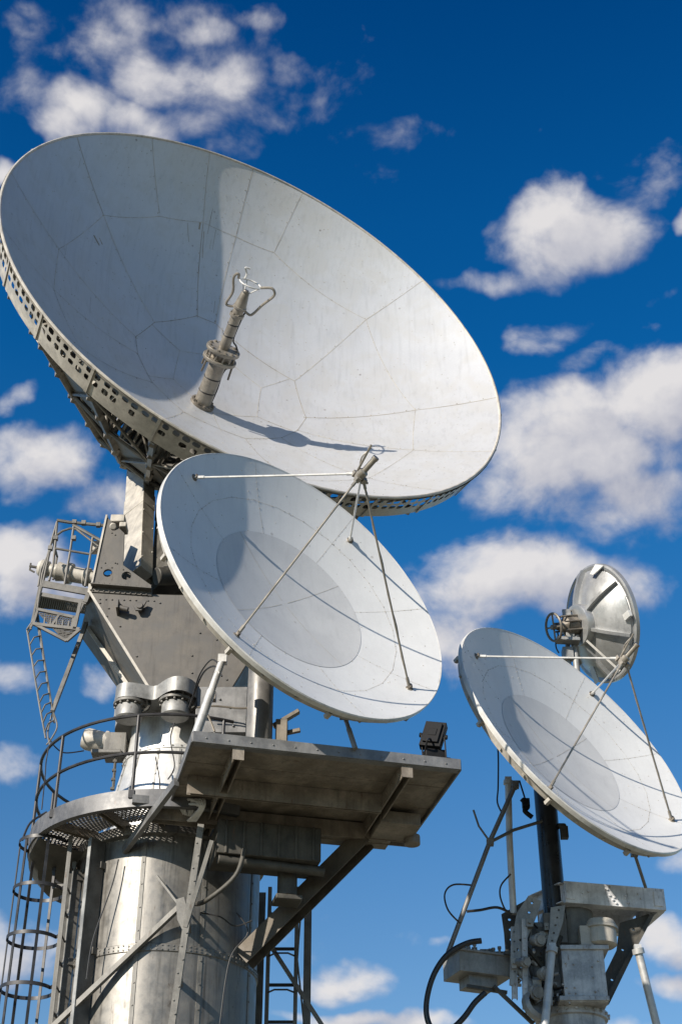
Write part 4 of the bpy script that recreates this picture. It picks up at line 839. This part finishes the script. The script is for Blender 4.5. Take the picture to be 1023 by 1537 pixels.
    for x, y, d_, r_, l_ in ((800, 1412, -.1, .085, .2), (778, 1445, -.12, .07, .22), (812, 1462, -.16, .09, .16), (795, 1490, -.05, .1, .2)):
        mb = MB(); c = V(x, y, d_); ax_ = Vector((.35, -.8, -.2)); mb.lathe([(0, l_), (r_ * .7, l_), (r_ * .75, l_ - .03), (r_, l_ - .035), (r_, l_ - .07), (r_ * .8, l_ - .075), (r_ * .8, 0), (0, 0)], c, ax_, 20)
        for f in range(6): mb.bolt(c + ax_.normalized() * (l_ - .034) + (mb.frame((0, 0, 0), ax_)[0] * math.cos(f * PI / 3) + mb.frame((0, 0, 0), ax_)[1] * math.sin(f * PI / 3)) * r_ * .86, ax_, .011, .014)
        mb.build('cable_gland', 'galv', t)
    # left side box
    a, b = V(676, 1448), V(764, 1420, .15); mb = MB(); u2 = Vector((.93, .37, 0)); v2 = Vector((-.37, .93, 0)); c = V(716, 1455, .25); mb.box(c, (.74, .5, .26), (u2, v2, Vector((0, 0, 1)))); mb.box(c + Vector((0, 0, .14)), (.8, .56, .03), (u2, v2, Vector((0, 0, 1)))); mb.box(c - Vector((0, 0, .18)), (.4, .3, .16), (u2, v2, Vector((0, 0, 1))))
    mb.build('side_box', 'galv', t, bevel=.006)
    for k in range(8): mb = MB(); p = c + u2 * (-.3 + k * .09) + Vector((0, -.05, .15)); mb.lathe([(0, 0), (.03, 0), (.03, .03), (.018, .035), (.018, .04 + .03 * (k % 4)), (.026, .05 + .03 * (k % 4)), (.026, .08 + .03 * (k % 4)), (0, .08 + .03 * (k % 4))], p, (0, 0, 1), 10); mb.build('terminal_stub', 'galv', t)
    for k in range(5): mb = MB(); p = c + u2 * (-.1 + k * .12) + v2 * .1 + Vector((0, 0, .22)); mb.box(p, (random.uniform(.06, .16), .1, random.uniform(.1, .2))); mb.bolt(p + Vector((0, -.05, .02)), (0, -1, 0), .02, .03); mb.build('relay_box', 'galv_dull', t)
    for k in range(34):
        x, y = random.uniform(768, 842), random.uniform(1385, 1500); p = V(x, y, random.uniform(-.16, .15)); sz = random.uniform(.04, .11); mb = MB()
        if k % 3 == 0: mb.box(p, (sz, sz, sz * random.uniform(.6, 2))); mb.bolt(p + Vector((0, -sz / 2, 0)), (0, -1, 0), sz * .25, .03)
        elif k % 3 == 1: mb.cyl(p, p + Vector((random.uniform(-.1, .1), random.uniform(-.1, 0), random.uniform(-.15, .15))), sz * .3, 10)
        else: mb.spline([p, p + Vector((random.uniform(-.15, .15), -.06, random.uniform(-.1, .1))), p + Vector((random.uniform(-.2, .2), -.02, random.uniform(-.25, .1)))], .013, 6, 4)
        mb.build(('clamp_block', 'pipe_stub', 'wire_loop')[k % 3], ('feed', 'galv_light', 'rubber')[k % 3], t)
    for L in (((770, 1400), (800, 1440), (830, 1470)), ((756, 1430), (790, 1410), (812, 1440)), ((842, 1405), (820, 1440), (800, 1500)), ((700, 1480), (720, 1510), (760, 1490)), ((740, 1480), (770, 1520), (790, 1500), (800, 1537))): mb = MB(); mb.beam(V(*L[0], -.05), V(*L[-1], .05), .05, .04); mb.build('tie_bar', 'dark_steel', t)
    # black mast
    mbase = Vector((q(0, 0).x, 0, 0)); bx = at(829, 1330, 18.75)
    m = thing('dish_mast', Vector((bx.x, bx.y, hz + .15)), 'gloss black mast holding up the right dish', 'mast')
    zt = C3.z + .1; mb = MB(); mb.cyl((bx.x, bx.y, hz - .3), (bx.x, bx.y, zt), .15, 28); mb.build('mast_tube', 'black_tube', m)
    hubp = C3 - N3 * .75; mb = MB(); mb.beam((bx.x, bx.y, zt - .3), hubp, .3, .34); mb.build('dish_clamp', 'galv_dull', m, bevel=.01)
    mb = MB(); mb.box(at(846, 1250, 18.6), (.1, .1, .16)); mb.cyl(at(846, 1240, 18.6), at(838, 1240, 18.7), .04, 10); mb.build('mast_lug', 'dark_steel', m)
    # props
    def prop(name, lab, L, r, mt, cat='pole'):
        p = MB(); P = [at(*k) for k in L]; p.tube(P, r, 12); p.box(P[0], (.09, .09, .09)); p.cyl(P[0], lerp(P[0], P[1], .06), r * 1.5, 10)
        return tag(p.build(name, mt), lab, cat)
    prop('prop_pole', 'bright aluminium prop pole running down in front of the right pedestal', [(828, 1422, 18.3), (815, 1560, 18.2)], .05, 'alu')
    prop('prop_pole', 'bright aluminium prop pole on the far right below the dark bracket plate', [(956, 1424, 18.7), (990, 1560, 18.9)], .052, 'alu')
    prop('prop_pole', 'thin rod pair from the lower rim of the right dish to the channel head', [(951, 1280, 18.15), (968, 1332, 18.5)], .022, 'mast')
    prop('prop_pole', 'pale upright twin pole below the left rim of the right dish', [(762, 1172, 18.5), (764, 1260, 18.55), (770, 1372, 18.6)], .045, 'white_tube')
    prop('prop_pole', 'long slanting grey rod from the right dish rim down to the side box', [(773, 1178, 18.4), (735, 1262, 18.3), (672, 1430, 18.4)], .032, 'mast')
    prop('prop_pole', 'short grey spur reaching from the slanting rod to the black mast', [(735, 1264, 18.35), (770, 1246, 18.5), (815, 1232, 18.65)], .022, 'galv_dull')
    prop('prop_pole', 'small bent spur sticking out left from the slanting rod', [(735, 1264, 18.3), (718, 1240, 18.3), (710, 1216, 18.3)], .014, 'galv_dull')
    w = MB(); w.spline([at(x, y, 18.25) for x, y in ((722, 1412), (700, 1416), (672, 1432), (652, 1460), (641, 1495), (640, 1525), (650, 1545), (675, 1545), (695, 1528), (712, 1505), (728, 1490))], .036, 10); tag(w.build('thick_cable', 'rubber'), 'thick black hose looping in a big curve left of the right pedestal', 'cable')
    for L, r_, lab in ((((690, 1386), (672, 1366), (667, 1342), (680, 1328), (711, 1329)), .012, 'thin dark wire bowing out left of the slanting rod'), (((700, 1368), (720, 1366), (745, 1362), (765, 1370)), .018, 'short dark cable running from the slanting rod to the bracket plates'), (((766, 1312), (752, 1328), (750, 1345), (758, 1366), (768, 1372)), .012, 'short dark wire looping off the upright twin pole above the bracket plates'), (((743, 1096), (747, 1130), (747, 1180), (746, 1205), (755, 1224)), .012, 'thin dark wire hanging beside the top of the slanting rod')):
        w = MB(); w.spline([at(x, y, 18.35) for x, y in L], r_, 6); tag(w.build('loose_wire', 'rubber'), lab, 'wire')
    w = MB(); c = at(789, 1212, 18.4); w.tube([at(779, 1172, 18.45), c + Vector((0, 0, .1))], .012, 6); w.spline([c + Vector((-.05, 0, .12)), c + Vector((0.02, 0, .02)), c + Vector((-.02, 0, -.05)), c + Vector((.07, 0, -.14))], .035, 8); w.box(c + Vector((0, 0, .06)), (.1, .08, .12)); tag(w.build('hanging_bracket', 'plastic'), 'small black hook-shaped bracket hanging under the right dish', 'bracket')
    return bx, zt
BX, ZT = right()
# ------------------------------------------------------------------ small dish seen from behind
def small():
    k = 20.0 / 24.0; c0 = Vector((4.98, 24, 15.83)); c = CAM + (c0 - CAM) * k; R = 1.109 * k; n = Vector((.903, .33, .276)); H = .42
    T = dish_frame(c, n); B = Bowl(R, H); W = lambda p: T @ Vector(p)
    t = thing('satellite_dish', W((0, 0, -H - .5)), 'small grey dish seen from behind with ribbed back and round hub, above the right dish', 'satellite dish')
    mb = MB(T); B.skin(mb, .02, 1, 0, 16, 72); mb.build('reflector', 'reflector_clean', t)
    mb = MB(T); B.skin(mb, .12, .90, -.03, 18, 72); mb.build('back_skin', 'small_back', t)
    mb = MB(T); mb.lathe([(R, 0.01), (R + .02, -.005), (R + .02, -.07), (R - .01, -.085), (R * .885, -.06), (R * .875, -.045), (R * .875, .0)], (0, 0, 0), (0, 0, 1), 72)
    for k_ in range(16):
        a = k_ * PI / 8; mb.bolt((R * .94 * math.cos(a), R * .94 * math.sin(a), -.073), (0, 0, -1), .012, .02)
    mb.build('rim', 'small_back', t)
    for a0 in (20, 80, 140, 200, 260, 320):
        mb = MB(T); a = math.radians(a0 + 20); tv = Vector((-math.sin(a), math.cos(a), 0)) * .05
        o = [B.p(f, a0 + 20, -.025) for f in (.9, .75, .6, .45, .3, .2)] + [B.p(f, a0 + 20, -.11) for f in (.2, .3, .45, .6, .75, .9)]
        mb.plate([p - tv / 2 for p in o], tv); mb.build('back_rib', 'small_back', t)
    mb = MB(T); mb.lathe([(.05, -H - .02), (.33, -H + .04), (.335, -H - .07), (.32, -H - .1), (.22, -H - .105), (0, -H - .1)], (0, 0, 0), (0, 0, 1), 40); hb = mb.build('hub', 'small_back', t)
    mb = MB(T); mb.lathe([(.05, -H - .1), (.15, -H - .12), (.16, -H - .2), (.15, -H - .3), (.09, -H - .34), (.05, -H - .46)], (0, 0, 0), (0, 0, 1), 24)
    for k_ in range(8): a = k_ * PI / 4; mb.cyl((.17 * math.cos(a), .17 * math.sin(a), -H - .1), (.17 * math.cos(a), .17 * math.sin(a), -H - .4), .016, 6)
    mb.build('bearing', 'feed_dark', hb)
    # hand wheel and bracket
    pc = W((0, 0, -H - .44)); yv = Vector((.2, -.95, .1)).normalized()
    mb = MB(); x, y, z = mb.frame((0, 0, 0), n); wc = W((0, 0, -H - .52))
    mb.tube([wc + x * .215 * math.cos(a * PI / 14) + y * .215 * math.sin(a * PI / 14) for a in range(28)], .02, 8, True)
    for a in (.4, 1.97, 3.54, 5.1): mb.tube([wc, wc + x * .215 * math.cos(a) + y * .215 * math.sin(a)], .014, 6)
    mb.cyl(wc - z * .04, wc + z * .12, .04, 12); mb.build('hand_wheel', 'feed_dark', t)
    mb = MB(); top = at(860, 950, 19.9); bot = at(861, 1000, 19.9)
    g1 = W((0, 0, -H - .26)); mb.beam(g1 + Vector((0, 0, .3)), g1 + Vector((.03, 0, -.26)), .05, .13); mb.beam(g1 + Vector((-.2, 0, -.25)), g1 + Vector((.16, 0, -.27)), .16, .06); mb.beam(g1 + Vector((.1, 0, -.25)), W((0, 0, -H - .1)) + Vector((0, 0, -.22)), .08, .1); mb.tube([g1 + Vector((0, 0, .28)), W((.0, .26, -H - .1))], .02, 8)
    mb.build('yoke_bracket', 'galv', t, bevel=.008)
    pol = Vector((bot.x, bot.y, 0))
    m = thing('dish_pole', Vector((pol.x, pol.y, ZT - .5)), 'slim twin pole carrying the small dish from behind the right dish', 'pole')
    mb = MB(); mb.cyl((pol.x, pol.y, ZT - .6), top, .05, 14); mb.cyl((pol.x - .13, pol.y + .05, ZT - .3), at(850, 952, 19.95), .038, 12); mb.box(at(851, 982, 19.9), (.16, .16, .18)); mb.build('pole_tube', 'galv', m)
    mb = MB(); mb.beam((pol.x, pol.y, ZT - .5), (BX.x, BX.y, ZT - .5), .12, .12); mb.build('pole_arm', 'galv_dull', m)
    # edge brackets and stay
    mb = MB(T); mb.plate([W2 for W2 in (B.p(.97, 120, -.06), B.p(.97, 133, -.06), B.p(.8, 131, -.09), B.p(.8, 124, -.09))], (0, 0, -.03)); mb.build('rim_clip', 'white_tube', t)
    mb = MB(T); mb.box(B.p(.88, 200, -.08), (.16, .1, .05)); mb.build('rim_clip', 'white_tube', t)
    mb = MB(T); mb.box(B.p(.8, 300, -.1), (.12, .26, .02)); mb.build('rim_clip', 'white_tube', t)
    mb = MB(); mb.beam(at(880, 962, 19.6), at(930, 1008, 19.4), .035, .035); mb.build('stay_bar', 'galv_dull', t)
    w = MB(); w.spline([at(840, 955, 19.85), at(834, 962, 19.85), at(834, 972, 19.85), at(838, 980, 19.85)], .012, 6); w.spline([at(845, 952, 19.85), at(838, 955, 19.85), at(836, 948, 19.85)], .012, 6); tag(w.build('looped_cable', 'rubber'), 'short dark cable hanging at the hub of the small dish', 'cable')
small()
# ------------------------------------------------------------------ sky with clouds
def sky():
    w = bpy.data.worlds.new('World'); sc.world = w; w.use_nodes = True; nt = w.node_tree; nt.nodes.clear(); t = NT(nt)
    el = math.asin(SUN.z); rot = math.atan2(SUN.x, SUN.y)
    sk = t.n('ShaderNodeTexSky', sky_type='NISHITA'); sk.sun_disc = False; sk.sun_elevation = el; sk.sun_rotation = rot
    sk.altitude = 1200; sk.air_density = 1.0; sk.dust_density = 0.3; sk.ozone_density = 3.0
    # cloud field in azimuth / elevation
    g = bpy.data.node_groups.new('cloud_field', 'ShaderNodeTree')
    g.interface.new_socket('Dir', in_out='INPUT', socket_type='NodeSocketVector'); g.interface.new_socket('Field', in_out='OUTPUT', socket_type='NodeSocketFloat')
    G = NT(g); gi = g.nodes.new('NodeGroupInput'); go = g.nodes.new('NodeGroupOutput'); D = gi.outputs[0]
    sp = G.n('ShaderNodeSeparateXYZ'); g.links.new(D, sp.inputs[0])
    az = G.m('ARCTAN2', sp.outputs[0], sp.outputs[1]); ele = G.m('ARCSINE', sp.outputs[2])
    cb = G.n('ShaderNodeCombineXYZ'); g.links.new(az, cb.inputs[0]); g.links.new(ele, cb.inputs[1]); AE = cb.outputs[0]
    clouds = [(125, 165, 80, 48, .82), (225, 120, 72, 52, .82), (215, 190, 78, 36, .82), (95, 192, 62, 30, .84), (150, 62, 60, 36, .48), (320, 45, 52, 32, .60), (362, 125, 52, 44, .72), (440, 115, 46, 46, .54), (40, 30, 62, 36, .42), (30, 115, 42, 48, .40), (405, 25, 52, 30, .50), (300, 185, 52, 30, .56), (210, 35, 52, 36, .54), (240, 110, 260, 130, .40), (290, 110, 60, 40, .50),
              (590, 212, 75, 28, .26), (580, 272, 40, 20, .16), (700, 155, 30, 15, .05), (650, 310, 35, 18, .06), (830, 190, 30, 18, .04), (860, 355, 125, 72, 1.05), (720, 420, 85, 26, .5), (970, 275, 85, 40, .46), (1022, 330, 18, 24, .7), (915, 330, 40, 40, .6),
              (830, 500, 70, 28, .40), (905, 540, 62, 32, .6), (960, 490, 30, 14, .35), (880, 680, 200, 100, 1.05), (1000, 600, 120, 95, 1.0), (975, 740, 120, 70, 1.0), (770, 640, 40, 40, .5), (760, 865, 170, 72, .95), (680, 970, 90, 70, .72), (905, 870, 110, 60, .6), (960, 445, 60, 14, .3),
              (55, 690, 100, 58, .9), (25, 600, 50, 24, .66), (145, 752, 85, 42, .5), (40, 845, 75, 72, .86), (145, 1030, 50, 32, .55), (12, 1005, 36, 30, .62), (18, 1140, 42, 34, .5), (5, 248, 26, 22, .8), (100, 880, 60, 50, .6),
              (515, 1472, 80, 26, .66), (560, 1532, 130, 18, .85), (18, 1425, 110, 48, .7), (990, 1425, 70, 32, .86), (1005, 1482, 50, 18, .8), (1012, 1305, 44, 26, .55), (655, 1415, 26, 10, .4), (620, 1420, 40, 14, .2), (330, 1420, 160, 40, .4), (960, 1560, 80, 30, .7)]
    w0 = G.n('ShaderNodeTexNoise'); G.put(w0.inputs['Vector'], D); w0.inputs['Scale'].default_value = 13; w0.inputs['Detail'].default_value = 4
    AE = G.v('ADD', AE, G.v('MULTIPLY', G.v('SUBTRACT', w0.outputs['Color'], (.5, .5, .5)), (.07, .055, 0)))
    cur = None
    for x, y, a, b, wt in clouds:
        d = ray(x, y).normalized(); z = 1 / d.dot(FWD); ca, ce = math.atan2(d.x, d.y), math.asin(d.z)
        sa = a / F / z / math.cos(ce); sb = b / F / z
        q = G.v('MULTIPLY', G.v('SUBTRACT', AE, (ca, ce, 0)), (1 / sa, 1 / sb, 0)); L = G.v('DOT_PRODUCT', q, q, 1)
        val = G.m('SUBTRACT', wt, G.m('MULTIPLY', L, wt * 0.72))
        cur = val if cur is None else G.m('SMOOTH_MAX', cur, val, 0.12)
    # scattered clouds in the rest of the sky, away from the part modelled above
    far = G.mr(G.v('DOT_PRODUCT', D, tuple(FWD), 1), math.cos(math.radians(27)), math.cos(math.radians(33)), -2, 0)
    oth = G.m('ADD', G.m('ADD', G.mr(G.noise(D, 3.2, 3), .5, .72, -.4, .9), far), 0.0)
    cur = G.m('MAXIMUM', G.m('MAXIMUM', cur, oth), -.6)
    P = G.v('MULTIPLY', D, (1, 1, 1.25))
    wv = G.n('ShaderNodeTexNoise'); G.put(wv.inputs['Vector'], P); wv.inputs['Scale'].default_value = 30; wv.inputs['Detail'].default_value = 3
    Pw = G.v('ADD', P, G.v('SCALE', G.v('SUBTRACT', wv.outputs['Color'], (.5, .5, .5)), .045))
    n1 = G.noise(P, 15, 9, .58, .2)
    vo = G.n('ShaderNodeTexVoronoi'); G.put(vo.inputs['Vector'], Pw); vo.inputs['Scale'].default_value = 26; vo.inputs['Detail'].default_value = 2.5; vo.inputs['Roughness'].default_value = .55; vo.normalize = True
    bil = G.m('SUBTRACT', .30, vo.outputs['Distance'])
    fld = G.m('ADD', cur, G.m('ADD', G.m('MULTIPLY', G.m('SUBTRACT', n1, .5), 1.7), G.m('MULTIPLY', bil, .75)))
    g.links.new(fld, go.inputs[0])
    def grp(v):
        nd = nt.nodes.new('ShaderNodeGroup'); nd.node_tree = g; t.put(nd.inputs[0], v); return nd.outputs[0]
    co = t.v('NORMALIZE', t.n('ShaderNodeTexCoord').outputs['Generated'])
    f0 = grp(co); off = (Vector((-0.62, -0.25, 0.75)) * 0.03)
    f1 = grp(t.v('NORMALIZE', t.v('ADD', co, tuple(off))))
    dens = t.mr(f0, .16, .95, 0, .95)
    lit = t.m('ADD', t.m('MULTIPLY', t.m('SUBTRACT', f0, f1), 0.68), .55, None, True)
    cc = t.mix(lit, (0.27, 0.30, 0.42, 1), (0.80, 0.775, 0.77, 1))
    sep = t.n('ShaderNodeSeparateXYZ'); nt.links.new(co, sep.inputs[0])
    # clear dry air: much deeper blue overhead than near the horizon
    rp = t.n('ShaderNodeValToRGB'); nt.links.new(sep.outputs[2], rp.inputs[0]); er = rp.color_ramp
    for i, (p_, c_) in enumerate(((.0, (1.2, 1.4, 1.4)), (.27, (1.0, 1.25, 1.28)), (.42, (.55, 1.15, 1.42)), (.552, (.2, 1.1, 1.58)), (.652, (.05, .93, 1.52)), (.72, (.03, .85, 1.46)), (.82, (0, .60, 1.18)))):
        e = er.elements[i] if i < 2 else er.elements.new(p_)
        e.position = p_; e.color = (c_[0] / 2, c_[1] / 2, c_[2] / 2, 1)
    gain = t.v('SCALE', rp.outputs[0], 2.0)
    skyc = t.v('MULTIPLY', sk.outputs[0], gain)
    STR = 0.0645
    cc = t.v('SCALE', cc, 9.9)
    colr = t.mix(dens, skyc, cc)
    bg = t.n('ShaderNodeBackground'); nt.links.new(colr, bg.inputs[0]); bg.inputs[1].default_value = STR
    out = t.n('ShaderNodeOutputWorld'); nt.links.new(bg.outputs[0], out.inputs[0])
sky()
